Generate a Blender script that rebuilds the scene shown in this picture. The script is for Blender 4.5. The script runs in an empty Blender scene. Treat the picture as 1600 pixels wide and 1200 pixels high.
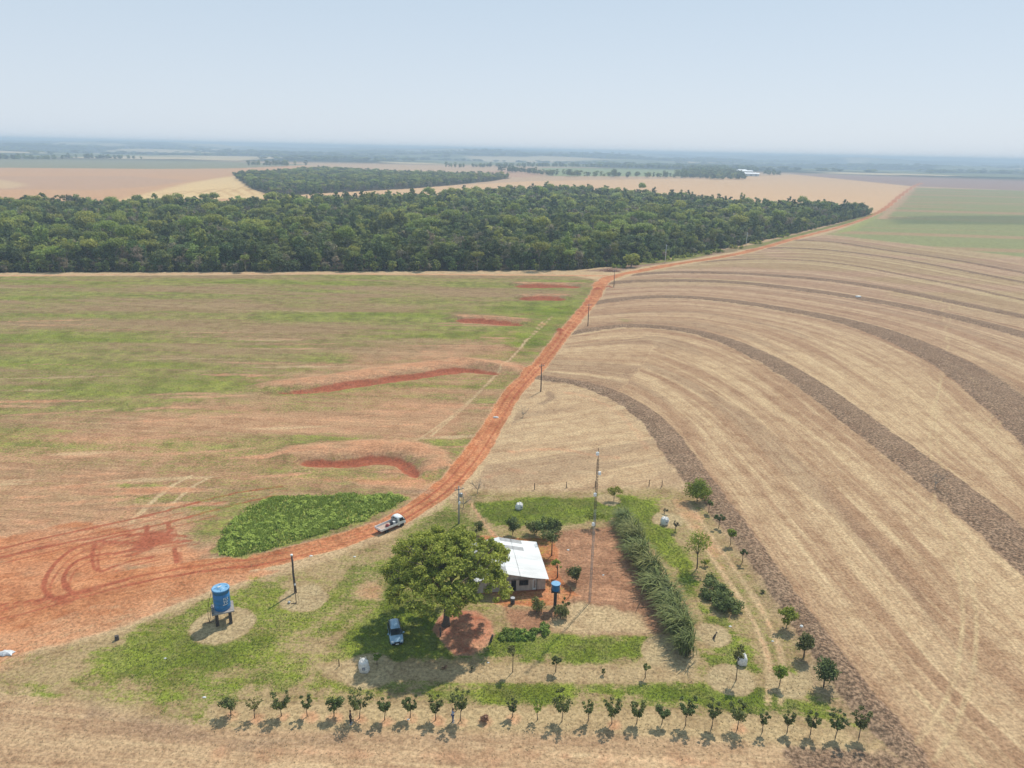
import bpy, math, random
import numpy as np
from mathutils import Vector, Matrix
rng = np.random.default_rng(7); random.seed(7)
sc = bpy.context.scene
C = sc.collection
# ------------------------------------------------------------ camera, sky, sun
FPX = 1148.0; CH = 60.0; PIT = math.radians(17.7); ROL = math.radians(1.22)
fw = np.array([0, math.cos(PIT), -math.sin(PIT)]); _u = np.array([0, math.sin(PIT), math.cos(PIT)]); _x = np.array([1., 0, 0])
rt = math.cos(ROL)*_x + math.sin(ROL)*_u; up = -math.sin(ROL)*_x + math.cos(ROL)*_u
cam = bpy.data.objects.new('camera', bpy.data.cameras.new('camera')); C.objects.link(cam)
cam.matrix_world = Matrix(((rt[0], up[0], -fw[0], 0), (rt[1], up[1], -fw[1], 0), (rt[2], up[2], -fw[2], CH), (0, 0, 0, 1)))
cam.data.sensor_width = 36; cam.data.lens = 36*FPX/1600; cam.data.clip_start = 1; cam.data.clip_end = 60000
sc.camera = cam
SUN_EL = math.radians(53); SUN_AZ = math.radians(31)          # azimuth clockwise from +Y
world = bpy.data.worlds.new('World'); sc.world = world; world.use_nodes = True
wn = world.node_tree.nodes; wl = world.node_tree.links
bg = wn['Background']
sky = wn.new('ShaderNodeTexSky'); sky.sky_type = 'NISHITA'; sky.sun_disc = False
sky.sun_elevation = SUN_EL; sky.sun_rotation = SUN_AZ; sky.altitude = 400; sky.air_density = 1.0; sky.dust_density = 1.5; sky.ozone_density = 3.5
tc = wn.new('ShaderNodeTexCoord'); sx = wn.new('ShaderNodeSeparateXYZ'); wl.new(tc.outputs['Generated'], sx.inputs[0])
mr = wn.new('ShaderNodeMapRange'); wl.new(sx.outputs['Z'], mr.inputs[0]); mr.inputs[1].default_value = -.02; mr.inputs[2].default_value = .40
hzc = wn.new('ShaderNodeMix'); hzc.data_type = 'RGBA'; wl.new(mr.outputs[0], hzc.inputs[0]); hzc.inputs[6].default_value = (8.7, 9.4, 10.3, 1); hzc.inputs[7].default_value = (4.5, 6.5, 8.3, 1)
wm = wn.new('ShaderNodeMix'); wm.data_type = 'RGBA'; wm.inputs[0].default_value = .86; wl.new(sky.outputs[0], wm.inputs[6]); wl.new(hzc.outputs[2], wm.inputs[7])
wl.new(wm.outputs[2], bg.inputs[0]); bg.inputs[1].default_value = 0.084
sd = bpy.data.lights.new('sun', 'SUN'); sd.energy = 4.0; sd.angle = math.radians(1.2); sd.color = (1, .95, .87)
sun = bpy.data.objects.new('sun', sd); C.objects.link(sun)
sdir = Vector((math.sin(SUN_AZ)*math.cos(SUN_EL), math.cos(SUN_AZ)*math.cos(SUN_EL), math.sin(SUN_EL)))
sun.rotation_euler = (-sdir).to_track_quat('-Z', 'Y').to_euler(); sun.location = (0, 0, 300)
sc.view_settings.view_transform = 'Standard'; sc.view_settings.look = 'None'
sc.view_settings.exposure = 0.12; sc.view_settings.gamma = 1; sc.view_settings.use_curve_mapping = False
sc.cycles.max_bounces = 5; sc.cycles.diffuse_bounces = 2; sc.cycles.volume_bounces = 0; sc.cycles.transparent_max_bounces = 8
sc.cycles.use_denoising = True
HAZE = 0.00026

# ------------------------------------------------------------ helpers
def at(px, py, z=0.0):
    d = fw*FPX + rt*(px-800) + up*(600-py); t = (z-CH)/d[2]
    return np.array([0, 0, CH]) + d*t
def A2(pts): return np.array([at(*p)[:2] for p in pts])
def lin(r, g, b, k=1.0):
    c = np.array([r, g, b])/255.0
    c = np.where(c <= .04045, c/12.92, ((c+.055)/1.055)**2.4)*k
    return tuple(float(v) for v in c)
def hsh(ix, iy, s):
    h = (ix.astype(np.int64)*374761393 + iy.astype(np.int64)*668265263 + s*982451653) & 0xffffffff
    h = ((h ^ (h >> 13))*1274126177) & 0xffffffff
    return ((h ^ (h >> 16)) & 0xffff)/65535.0
def vnoise(x, y, s=0):
    ix = np.floor(x); iy = np.floor(y); fx = x-ix; fy = y-iy
    fx = fx*fx*(3-2*fx); fy = fy*fy*(3-2*fy)
    a = hsh(ix, iy, s); b = hsh(ix+1, iy, s); c = hsh(ix, iy+1, s); d = hsh(ix+1, iy+1, s)
    return (a*(1-fx)+b*fx)*(1-fy) + (c*(1-fx)+d*fx)*fy
def fbm(x, y, s=0, o=4):
    t = 0; a = 1; n = 0
    for i in range(o):
        t = t + a*vnoise(x*2**i+17.3*i, y*2**i-9.1*i, s+i); n += a; a *= .55
    return t/n
def sm(v, a, b):
    t = np.clip((v-a)/(b-a), 0, 1); return t*t*(3-2*t)
def polyline(x, y, pts, hw=None):
    """nearest distance, side (+left of travel), arclength and half width at the nearest point"""
    pts = np.asarray(pts, float); n = len(pts)
    hw = np.full(n, 1.0) if hw is None else np.broadcast_to(np.asarray(hw, float), (n,)) if np.ndim(hw) == 0 or len(hw) == n else np.interp(np.linspace(0, 1, n), np.linspace(0, 1, len(hw)), hw)
    best = np.full(x.shape, 1e18); side = np.zeros(x.shape); arc = np.zeros(x.shape); w = np.zeros(x.shape); L = 0
    for i in range(n-1):
        ax, ay = pts[i]; dx, dy = pts[i+1]-pts[i]; l2 = dx*dx+dy*dy; l = math.sqrt(l2)
        t = np.clip(((x-ax)*dx+(y-ay)*dy)/l2, 0, 1)
        ex = x-ax-t*dx; ey = y-ay-t*dy; d = ex*ex+ey*ey
        m = d < best
        best = np.where(m, d, best); side = np.where(m, np.sign(dx*ey-dy*ex), side)
        arc = np.where(m, L+t*l, arc); w = np.where(m, hw[i]+t*(hw[i+1]-hw[i]), w); L += l
    return np.sqrt(best), side, arc, w
def smooth_pts(pts, k=2):
    p = np.asarray(pts, float)
    for _ in range(k):
        q = [p[0]]
        for i in range(len(p)-1): q += [p[i]*.75+p[i+1]*.25, p[i]*.25+p[i+1]*.75]
        q.append(p[-1]); p = np.array(q)
    return p
def inpoly(x, y, pts):
    r = np.zeros(x.shape, bool); n = len(pts)
    for i in range(n):
        x1, y1 = pts[i]; x2, y2 = pts[(i+1) % n]
        if y1 == y2: continue
        c = ((y1 > y) != (y2 > y)) & (x < (x2-x1)*(y-y1)/(y2-y1)+x1)
        r ^= c
    return r
class Field:
    """evaluates soft masks from world-space outlines over a set of ground points"""
    def __init__(s, x, y):
        s.x, s.y = x, y
        s.w1 = fbm(x/5, y/5, 3, 4)-.5; s.w2 = fbm(x/1.3, y/1.3, 9, 3)-.5
        s.wf = fbm(x/40, y/40, 5, 3)-.5
    def box(s, pts, m):
        a = pts.min(0)-m; b = pts.max(0)+m
        return np.nonzero((s.x > a[0]) & (s.x < b[0]) & (s.y > a[1]) & (s.y < b[1]))[0]
    def line(s, pts, hw, soft=.4, warp=.4, px=True, k=2):
        p = smooth_pts(A2(pts) if px else pts, k); n = len(p)
        h = np.interp(np.linspace(0, 1, n), np.linspace(0, 1, np.size(hw)), np.atleast_1d(hw))
        i = s.box(p, h.max()+soft+warp+1); o = np.zeros(s.x.shape)
        d, sd_, a, w = polyline(s.x[i], s.y[i], p, h)
        d = d + warp*(s.w1[i]+s.w2[i]*.6)*1.2
        o[i] = 1-sm(d, w-soft, w+soft); return o
    def poly(s, pts, soft=1., warp=1., px=True):
        p = A2(pts) if px else np.asarray(pts, float)
        i = s.box(p, soft+warp+1); o = np.zeros(s.x.shape)
        q = np.vstack([p, p[:1]])
        d, _, _, _ = polyline(s.x[i], s.y[i], q)
        d = np.where(inpoly(s.x[i], s.y[i], p), -d, d) + warp*(s.w1[i]+s.w2[i]*.5)*1.6
        o[i] = 1-sm(d, -soft, soft); return o
    def disc(s, px, py, r, soft=.5, warp=.5, ry=None):
        c = at(px, py); ry = ry or r
        d = (np.hypot((s.x-c[0])/r, (s.y-c[1])/ry)-1)*min(r, ry)
        d = d + warp*(s.w1+s.w2*.5)*1.4
        return 1-sm(d, -soft, soft)
mx = np.maximum

# ------------------------------------------------------------ digitised layout (outlines of what stands on the ground)
ROAD = [(-260,1010),(-120,985),(0,962),(100,935),(200,908),(300,890),(400,877),(470,862),(560,836),(605,820),(640,800),(690,768),(732,726),(778,652),(800,612),(840,575),(880,522),(908,490),(932,460),(940,441)]
ROADW = [5.5,5.5,5.2,4.6,3.6,2.7,2.3,2.3,2.3,2.2,2.3,2.4,2.6,2.4,2.6,2.5,2.4,2.6,3.0,3.4]
ROAD2 = [(936,446),(950,434),(1000,423),(1060,412),(1120,403),(1180,391),(1240,373),(1285,362),(1330,350),(1362,337),(1385,325),(1402,309),(1425,292),(1440,286)]
ROAD2W = [3.4,3.2,3.0,2.8,2.8,2.8,2.8,2.6,2.6,3.2,3.6,4,4,4]
TRACK = [(945,431),(880,430),(700,429),(500,427.5),(250,428),(0,431),(-300,434)]
YARD = [(735,766),(900,768),(1050,760),(1085,775),(1130,830),(1185,900),(1240,985),(1290,1060),(1340,1120),(1385,1168),(1250,1160),(1000,1146),(700,1140),(330,1136),(250,1125),(60,1085),(-60,1075),(-40,1035),(60,1018),(190,985),(260,955),(340,925),(420,902),(520,872),(600,842),(660,810),(700,790)]
FOREST = [(-700,436),(-300,434),(0,426),(300,425),(600,424),(900,422),(960,416),(1010,409),(1100,394),(1200,374),(1300,350),(1362,335),(1330,334),(1240,333),(1150,329),(1060,319),(980,312),(900,307),(850,304),(790,309),(700,317),(600,321),(540,324),(440,326),(380,330),(300,331),(150,332),(0,331),(-300,330),(-700,328)]
FOREST2 = [(366,276),(440,271),(500,266),(620,273),(740,275),(800,278),(762,284),(700,290),(640,295),(520,301),(430,307),(392,295)]
BANDS = [
 [(700,560),(800,580),(850,592),(900,598),(950,612),(1000,640),(1035,672),(1064,715),(1088,745),(1126,795),(1158,836),(1216,920),(1252,968),(1284,1013),(1318,1059),(1350,1100),(1398,1157),(1426,1200),(1468,1270)],
 [(760,545),(860,527),(905,518),(980,508),(1055,513),(1100,522),(1145,536),(1200,562),(1267,602),(1333,652),(1400,702),(1467,752),(1533,803),(1600,862),(1800,1040)],
 [(820,490),(900,478),(941,471),(1010,464),(1070,464),(1130,469),(1200,479),(1300,497),(1367,515),(1433,541),(1500,575),(1550,612),(1600,657),(1800,850)],
 [(840,455),(962,441),(1040,438),(1130,440),(1200,446),(1300,459),(1400,476),(1500,497),(1600,523),(1900,620)],
 [(900,440),(1019,426),(1100,425.5),(1200,429.5),(1300,438),(1400,453),(1500,475),(1600,495),(1900,560)],
 [(1000,418),(1150,405),(1237,405),(1325,413),(1425,433),(1500,447),(1600,470),(1900,530)],
 [(1150,392),(1225,386),(1325,393),(1425,408),(1510,424),(1600,442),(1900,495)],
 [(1200,375),(1295,376),(1375,390),(1450,400),(1530,413),(1600,427),(1900,475)]]
BANDW = [[1.2,1.6,2.0,2.6,3.0,3.2,3.0,2.6,2.3,2.1,2.1,2.1,2.1,2.1,2.3],[2.5,2.2,3.2,4.2,4.4,4.6,4.6],[2.5,3.4,3.6,4.4,6.5,7,5],[3,4,5,4.6,4.6],[2,4,4.6,4,4],[2.5,3,3.2,3],[3.2,3.6,3.4],[3.4,3.8,3.6]]
BSTR = [1,1,1,1,.95,.6,.75,.75]
DITCH = [([(472,722),(541,723),(594,717),(631,722),(650,742)], 1.8, [(455,708),(540,702),(600,699),(660,704),(690,728)], 3.2),
 ([(437,613),(494,609),(556,599),(619,591),(681,582),(728,576),(775,583)], 2.3, [(425,604),(494,597),(556,588),(620,579),(690,570),(740,566),(810,577)], 3.8),
 ([(712,500),(759,502),(815,507)], 2.6, [(712,496),(759,497),(820,502)], 3.0),
 ([(812,466.5),(850,466),(884,467)], 3.0, [(812,463),(884,463)], 3.0),
 ([(806,447),(850,447),(905,449)], 3.4, [(806,444),(905,445)], 3.0)]

def height(x, y):
    h = np.zeros(x.shape)
    near = np.hypot(x, y) < 1200
    i = np.nonzero(near)[0]
    f = Field(x[i], y[i]); hh = np.zeros(len(i))
    for b, w, s in zip(BANDS, BANDW, BSTR):
        p = smooth_pts(A2(b), 2); hw = np.interp(np.linspace(0, 1, len(p)), np.linspace(0, 1, len(w)), w)
        j = f.box(p, 12)
        d, _, _, ww = polyline(f.x[j], f.y[j], p, hw)
        hh[j] = mx(hh[j], .55*s*np.exp(-(d/ww)**2*1.2))
    hh *= (1-f.line(ROAD, [w+2.5 for w in ROADW], 1.5, .2))*(1-f.poly(YARD, 2., 1))
    for dl, dw, ml, mw in DITCH:
        hh = hh + .95*f.line(ml, mw, mw*.9, .6) - .8*f.line(dl, [.5, dw, dw, dw, .6], dw*.8, .8)
    hh -= .22*f.line(ROAD[6:], [w-.2 for w in ROADW[6:]], .8, .1)
    for q, r, z in (((875,519), 1.8, 1.6), ((934,452), 1.5, 1.3), ((951,450), 1.5, 1.3), ((945,452), 1.5, .6)):
        c = at(*q); dd = np.hypot(f.x-c[0], (f.y-c[1])*.55); hh += z*np.exp(-(dd/r)**2)
    c = at(697,978); hh += .35*np.exp(-(np.hypot(f.x-c[0]-2, f.y-c[1]+1.5)/4)**2)
    hh += .5*f.poly(PATCH, 2.5, 1)*(.5+f.w1)
    hh += .10*f.w1 + .05*f.w2
    h[i] = hh
    r = np.hypot(x, y)
    far = sm(r, 3200, 7500)
    h += np.minimum(far*((fbm(x/2100, y/1100, 40, 4)-.44)*190), 66)
    h -= sm(r, 2000, 5000)*6
    return h
PATCH = [(343,868),(345,835),(361,816),(386,792),(426,778),(491,773),(559,771.5),(615,774),(636,780),(599,801),(548,821),(480,841),(412,861),(367,870)]

# ------------------------------------------------------------ materials
class NT:
    def __init__(s, name):
        s.m = bpy.data.materials.new(name); s.m.use_nodes = True; s.t = s.m.node_tree; s.n = s.t.nodes; s.l = s.t.links
        s.b = s.n['Principled BSDF']; s.b.inputs['Roughness'].default_value = .9; s.b.inputs['Specular IOR Level'].default_value = .15
        s.out = s.n['Material Output']
    def _in(s, sock, v):
        if hasattr(v, 'is_linked') or isinstance(v, bpy.types.NodeSocket): s.l.new(v, sock)
        elif isinstance(v, (tuple, list)) and len(v) == 3 and sock.type == 'RGBA': sock.default_value = (*v, 1)
        else: sock.default_value = v
    def math(s, op, a, b=0.0, clamp=False):
        n = s.n.new('ShaderNodeMath'); n.operation = op; n.use_clamp = clamp; s._in(n.inputs[0], a); s._in(n.inputs[1], b); return n.outputs[0]
    def mix(s, f, a, b, mode='MIX'):
        n = s.n.new('ShaderNodeMix'); n.data_type = 'RGBA'; n.blend_type = mode; s._in(n.inputs[0], f); s._in(n.inputs[6], a); s._in(n.inputs[7], b); return n.outputs[2]
    def noise(s, vec, scale, detail=4, rough=.55, dist=0.0):
        n = s.n.new('ShaderNodeTexNoise'); n.inputs['Scale'].default_value = scale; n.inputs['Detail'].default_value = detail
        n.inputs['Roughness'].default_value = rough; n.inputs['Distortion'].default_value = dist
        if vec is not None: s.l.new(vec, n.inputs['Vector'])
        return n.outputs['Fac']
    def attr(s, name, out='Color'):
        n = s.n.new('ShaderNodeAttribute'); n.attribute_name = name; return n.outputs[out]
    def sep(s, c):
        n = s.n.new('ShaderNodeSeparateColor'); s.l.new(c, n.inputs[0]); return n.outputs
    def vmul(s, v, k):
        n = s.n.new('ShaderNodeVectorMath'); n.operation = 'MULTIPLY'; s.l.new(v, n.inputs[0]); n.inputs[1].default_value = k; return n.outputs[0]
    def map(s, v, a, b, c=0., d=1.):
        n = s.n.new('ShaderNodeMapRange'); n.interpolation_type = 'SMOOTHSTEP'
        s._in(n.inputs[0], v)
        for i, q in enumerate((a, b, c, d)): s._in(n.inputs[i+1], q)
        return n.outputs[0]
    def pos(s): return s.n.new('ShaderNodeNewGeometry').outputs['Position']
    def bump(s, h, strength=.5, dist=.1):
        n = s.n.new('ShaderNodeBump'); n.inputs['Strength'].default_value = strength; n.inputs['Distance'].default_value = dist
        s.l.new(h, n.inputs['Height']); s.l.new(n.outputs[0], s.b.inputs['Normal'])
    def col(s, c): s._in(s.b.inputs['Base Color'], c)
def plain(name, rgb, rough=.6, var=.25, scale=3, metal=0., spec=.3, streak=None):
    t = NT(name); o = t.n.new('ShaderNodeTexCoord').outputs['Object']
    v = t.vmul(o, streak) if streak else o
    n = t.noise(v, scale, 5, .6); f = t.map(n, .3, .7, 1-var, 1+var*.5)
    c = t.n.new('ShaderNodeVectorMath'); c.operation = 'SCALE'; c.inputs[0].default_value = rgb; t.l.new(f, c.inputs['Scale'])
    t.col(c.outputs[0]); t.b.inputs['Roughness'].default_value = rough; t.b.inputs['Metallic'].default_value = metal; t.b.inputs['Specular IOR Level'].default_value = spec
    return t.m
K = .80
S = lambda r, g, b: lin(r, g, b, K)
def ground_mat():
    t = NT('ground_cover'); P = t.pos()
    m1 = t.sep(t.attr('masks')); m1a = t.attr('masks', 'Alpha'); m2 = t.sep(t.attr('extra')); base = t.attr('base'); flow = t.attr('flow', 'Vector')
    nf = t.noise(P, 2.2, 7, .72); nm = t.noise(P, .35, 5, .6); nl = t.noise(P, .06, 4, .55); ng = t.noise(P, 1.1, 5, .7, .6)
    st = t.noise(t.vmul(flow, (1.0, .035, 0)), 1.0, 6, .68, .3)
    st2 = t.noise(t.vmul(flow, (.28, .012, 0)), 1.0, 4, .6, .4)
    c = base
    stren = m2[1]
    a = t.map(t.math('ADD', t.math('MULTIPLY', st, .42), t.math('MULTIPLY', st2, .58)), .40, .60)
    st3 = t.noise(t.vmul(flow, (3.2, .06, 0)), 1.0, 5, .7, .2)
    dk = t.math('MULTIPLY', t.math('SUBTRACT', 1.0, t.math('MULTIPLY', a, t.map(st3, .36, .56, .55, 1.0))), stren)
    c = t.mix(dk, c, t.mix(1.0, c, S(206, 178, 178), 'MULTIPLY'))
    lt = t.math('MULTIPLY', t.map(st, .52, .70), t.math('MULTIPLY', stren, .45))
    c = t.mix(lt, c, S(232, 204, 160))
    c = t.mix(t.math('MULTIPLY', t.map(nm, .45, .72), .35), c, t.mix(1.0, c, S(222, 196, 186), 'MULTIPLY'))
    def th(m, n, amp, w=.22):
        v = t.math('ADD', m, t.math('MULTIPLY', t.math('SUBTRACT', n, .5), amp))
        return t.map(v, .5-w, .5+w)
    # pale mown or trodden straw
    c = t.mix(t.math('MULTIPLY', th(m2[0], nm, .5, .4), .85), c, t.mix(nf, S(190, 165, 122), S(222, 196, 152)))
    # red soil
    sn = t.math('ADD', t.math('MULTIPLY', st, .45), t.math('MULTIPLY', nm, .55))
    soilc = t.mix(t.map(sn, .36, .64), S(192, 116, 76), S(216, 150, 106))
    soilc = t.mix(t.map(nl, .4, .6), soilc, t.mix(1.0, soilc, S(255, 250, 244), 'MULTIPLY'))
    soilc = t.mix(t.map(m1[1], .35, .85), S(218, 166, 128), soilc)
    c = t.mix(t.math('MULTIPLY', th(m1[1], sn, 1.5, .30), .92), c, soilc)
    c = t.mix(t.math('MULTIPLY', th(m1a, nf, .5, .3), .85), c, t.mix(nm, S(180, 98, 70), S(154, 80, 60)))
    # dark crop residue
    dkc = t.mix(t.map(nf, .36, .64), S(96, 78, 64), S(164, 134, 108)); dkc = t.mix(t.math('MULTIPLY', t.map(nm, .5, .7), .35), dkc, S(176, 148, 122))
    c = t.mix(t.math('MULTIPLY', th(m1[2], t.math('ADD', t.math('MULTIPLY', nf, .5), t.math('MULTIPLY', ng, .5)), .8, .2), .92), c, dkc)
    # grass
    gfine = t.noise(P, 3.4, 6, .78)
    gn = t.math('ADD', t.math('MULTIPLY', gfine, .45), t.math('ADD', t.math('MULTIPLY', ng, .3), t.math('MULTIPLY', st, .25)))
    gf = th(m1[0], gn, 3.4, .27)
    gc = t.mix(t.map(nl, .35, .65), S(146, 160, 50), S(112, 134, 36))
    gc = t.mix(t.math('MULTIPLY', t.map(nm, .42, .7), .7), gc, S(148, 146, 84))
    gc = t.mix(m2[2], gc, t.mix(t.map(nm, .4, .6), S(166, 168, 84), S(144, 144, 80)))
    gc = t.mix(t.math('MULTIPLY', t.map(gfine, .45, .62), .5), gc, t.mix(1.0, gc, S(190, 180, 150), 'MULTIPLY'))
    c = t.mix(t.math('MULTIPLY', gf, .9), c, gc)
    nz = t.noise(P, .11, 5, .62)
    c = t.mix(t.math('MULTIPLY', t.map(nz, .42, .62), t.math('MULTIPLY', gf, .5)), c, t.mix(1.0, c, S(196, 206, 190), 'MULTIPLY'))
    c = t.mix(t.math('MULTIPLY', t.map(t.noise(P, .22, 6, .7, 1.0), .46, .62), .30), c, t.mix(1.0, c, S(206, 184, 178), 'MULTIPLY'))
    k = t.map(nf, .32, .68, .64, 1.34)
    s = t.n.new('ShaderNodeVectorMath'); s.operation = 'SCALE'; t.l.new(c, s.inputs[0]); t.l.new(k, s.inputs['Scale'])
    t.col(s.outputs[0]); t.b.inputs['Roughness'].default_value = 1; t.b.inputs['Specular IOR Level'].default_value = .05
    hgt = t.math('ADD', t.math('MULTIPLY', nf, .5), t.math('MULTIPLY', t.math('MULTIPLY', st, stren), .35))
    t.bump(hgt, .4, .25)
    return t.m

# ------------------------------------------------------------ ground sheet (split by field, one cover material)
def sym_steps(stops):
    out = [stops[0][0]]
    for (a, _), (b, st) in zip(stops[:-1], stops[1:]):
        n = max(1, round((b-a)/st)); out += list(a+(b-a)*(np.arange(n)+1)/n)
    return np.array(out)
th_ = np.radians(sym_steps([(-82, 0), (-46, 4), (-42, .5), (42, .19), (46, .5), (82, 4)]))
r_ = [12.]
while r_[-1] < 13000:
    r = r_[-1]; r_.append(r*(1.06 if r < 48 else 1.0046 if r < 620 else 1.009 if r < 2500 else 1.016))
r_ = np.array(r_)
T, Rr = np.meshgrid(th_, r_); gx = (Rr*np.sin(T)).ravel(); gy = (Rr*np.cos(T)).ravel()
NTH, NR = len(th_), len(r_)
gz = height(gx, gy)
f = Field(gx, gy); rr = np.hypot(gx, gy)
N = len(gx); base = np.zeros((N, 3))
def setc(m, c):
    global base
    m = np.clip(m, 0, 1)[:, None]; base = base*(1-m) + np.array(c)*m
# sides: everything right of the road is the harvested field
RIGHT = [(735,766)]+[p for p in [(745,745),(800,655),(818,612),(853,570),(892,524),(920,490),(942,460),(952,442),(1000,427),(1060,416),(1120,406),(1180,394),(1240,376),(1290,366),(1600,402.5),(2600,530),(2600,1500),(1520,1300),(1440,1230),(1385,1168),(1340,1120),(1290,1060),(1240,985),(1185,900),(1130,830),(1085,775),(1050,760),(900,768)]]
right = f.poly(RIGHT, .6, .3)
left = f.poly([(-900,440),(-300,435),(0,432),(500,429),(900,431),(936,440),(905,490),(870,520),(835,572),(770,650),(700,745),(640,800),(560,832),(470,856),(400,870),(300,882),(100,925),(-200,980),(-900,1050)], .6, .3)
yard = f.poly(YARD, 1.2, .8)
bottom = f.poly([(-300,1090),(60,1090),(250,1128),(330,1140),(700,1144),(1000,1150),(1250,1163),(1385,1170),(1460,1260),(1500,1400),(-300,1400)], 1.2, .8)
forest = inpoly(gx, gy, A2(FOREST)); forest2 = inpoly(gx, gy, A2(FOREST2))
setc(np.ones(N), S(202, 172, 132))
setc(sm(rr, 600, 900), S(204, 172, 138))
setc(right, S(208, 178, 138))
setc(right*sm(rr, 200, 400)*.6, S(196, 166, 138))
setc(left, S(166, 140, 104))
pink = f.poly([(-300,655),(0,650),(200,640),(400,600),(560,560),(800,520),(905,495),(800,610),(720,720),(640,775),(420,780),(330,860),(0,900),(-300,950)], 22, 22)*np.clip(.55+1.6*(fbm(gx/45, gy/7, 55, 4)-.3), 0, 1)
setc(left*pink*.85, S(200, 156, 118))
setc(yard, S(176, 150, 110)); setc(bottom, S(206, 174, 134))
# farther fields
setc(f.poly([(-900,262),(0,262),(250,264),(370,262),(480,257),(485,268),(372,276),(385,290),(430,308),(600,330),(-900,330)], 12, 20), S(212, 166, 124))
setc(f.poly([(-900,258),(0,246),(300,250),(490,257),(370,263),(250,264),(0,262),(-900,274)], 20, 20), S(150, 146, 116))
cream = mx(f.poly([(190,312),(300,285),(370,274),(384,290),(432,310)], 12, 10), f.poly([(-200,283),(0,281),(34,286),(40,290),(20,294),(-200,298)], 10, 8))
setc(cream, S(234, 200, 144))
for q in range(7):
    setc(.55*f.line([(230+q*26, 306-q*1.2), (262+q*24, 301-q*2), (300+q*20, 299-q*1.5), (318+q*18, 303-q), (330+q*17, 308-q*.8)], 2.2, 1.8, .5), S(196, 150, 96))
setc(f.poly([(-200,299),(40,296),(150,297),(240,291),(300,282),(200,275),(-200,276)], 12, 10)*.45, S(190, 158, 136))
setc(f.poly([(600,296),(830,283),(1120,278),(1240,272),(1425,291),(1386,322),(1365,335),(1200,325),(900,297),(450,320),(440,305)], 8, 8), S(224, 184, 140))
setc(f.poly([(755,268),(830,262),(880,266),(830,277),(760,277)], 20, 10), S(200, 160, 130))
setc(f.poly([(840,262),(1120,262),(1080,276),(860,275)], 20, 10), S(150, 160, 112))
setc(f.poly([(1240,272),(1425,291),(1600,298),(2300,305),(2300,280),(1600,276),(1230,270)], 15, 10), S(168, 140, 128))
gf = f.poly([(1290,366),(1340,350),(1372,335),(1400,316),(1428,293),(1600,298),(2300,308),(2300,500),(1600,402)], 2, 2)
gy2 = gy+gx*.09
setc(gf, S(150, 150, 102))
setc(gf*sm(fbm(gx/380, gy2/34, 77, 3), .46, .6)*.9, S(176, 146, 112))
setc(gf*f.poly([(1390,340),(1450,337),(1600,337),(1900,340),(1900,352),(1600,351),(1400,350)], 12, 10)*.8, S(112, 120, 86))
setc(f.poly([(1370,342),(1400,315),(1426,293),(1434,293),(1412,316),(1384,342)], 2, 2)*.7, S(198, 160, 128))
setc(f.poly([(1330,352),(1372,335),(1372,340),(1335,360),(1300,366)], 3, 2), S(160, 160, 100))
farm = sm(rr, 2700, 3300)
woods = sm(fbm(gx/800, gy/520, 21, 4), .45, .49); mid = sm(fbm(gx/700, gy/500, 31, 3), .45, .6)
fc = np.array(S(40, 52, 34))*woods[:, None] + (1-woods[:, None])*(np.array(S(214, 192, 150))*mid[:, None]+np.array(S(130, 134, 96))*(1-mid[:, None]))
base = base*(1-farm[:, None]) + fc*farm[:, None]
setc((forest | forest2)*1., lin(70, 62, 44, .8))
verge = f.poly([(905,424),(1010,411),(1100,396),(1200,377),(1300,352),(1362,334),(1380,330),(1330,348),(1240,371),(1180,388),(1060,408),(960,425)], 1.5, 1.5)
setc(verge, S(158, 128, 108)); 
# masks
nl_ = fbm(gx/75, gy/9, 51, 4); nl2 = fbm(gx/14, gy/4, 61, 4)
grass = left*(.415 + .95*(nl_-.47) + .5*(nl2-.5))
grass -= left*pink*.16
gband = left*sm(fbm(gx/110, gy/16, 71, 3), .5, .64)*sm(gy, 110, 210)
grass += gband*.16
for q, w, a in (([(700,500),(800,470),(935,455),(905,495),(868,515),(830,560),(800,555),(830,500)], 6, .22), ([(-50,448),(130,449),(320,468),(0,470)], 12, .22), ([(400,488),(700,486),(700,497),(430,497)], 8, .26), ([(730,437),(880,436),(900,445),(700,445)], 8, .26), ([(0,690),(140,690),(120,708),(0,704)], 4, .15), ([(60,515),(110,515),(100,524),(50,524)], 4, .2), ([(600,460),(720,462),(700,478),(560,476)], 12, .15)):
    grass += a*f.poly(q, w, 4)*left
bare = f.poly([(-50,720),(250,640),(400,598),(470,580),(560,560),(700,540),(830,512),(800,520),(720,556),(560,585),(430,612),(420,640),(700,625),(760,600),(700,690),(640,690),(470,680),(350,690),(200,760),(0,830)], 4, 5)
grass -= left*bare*.20*(.5+fbm(gx/9, gy/3, 81, 3))
grass = mx(grass, 0)
soil = np.zeros(N); dark = np.zeros(N); dred = np.zeros(N); pale = np.zeros(N)
soil += left*bare*.40*(fbm(gx/22, gy/3.5, 91, 4)+.2)
soil += left*pink*.18*sm(fbm(gx/30, gy/3, 95, 3), .45, .65)
for pts, a in (([(200,800),(250,740),(300,690)], .16), ([(180,790),(195,755),(260,700),(290,650)], .18)):
    grass += a*f.line(pts, 1.2, 1.2, .8)*left
rs_ = np.random.default_rng(77)
for q_ in range(95):
    py_ = 470+330*rs_.random()**.75; px_ = -60+820*rs_.random(); L_ = (50+170*rs_.random()); sl = rs_.normal()*.012-.05*(py_ > 640)
    l = f.line([(px_, py_), (px_+L_*.5, py_+L_*sl*.5+rs_.normal()*1.2), (px_+L_, py_+L_*sl)], [.15, .35+.9*rs_.random(), .15], .45, .7)*left
    if q_ % 3 < 2: soil = mx(soil, l*(.42+.2*rs_.random())); grass *= 1-.7*l
    elif q_ % 2: pale = mx(pale, l*.6); grass *= 1-.5*l
    else: dark = mx(dark, l*.5)
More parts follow.
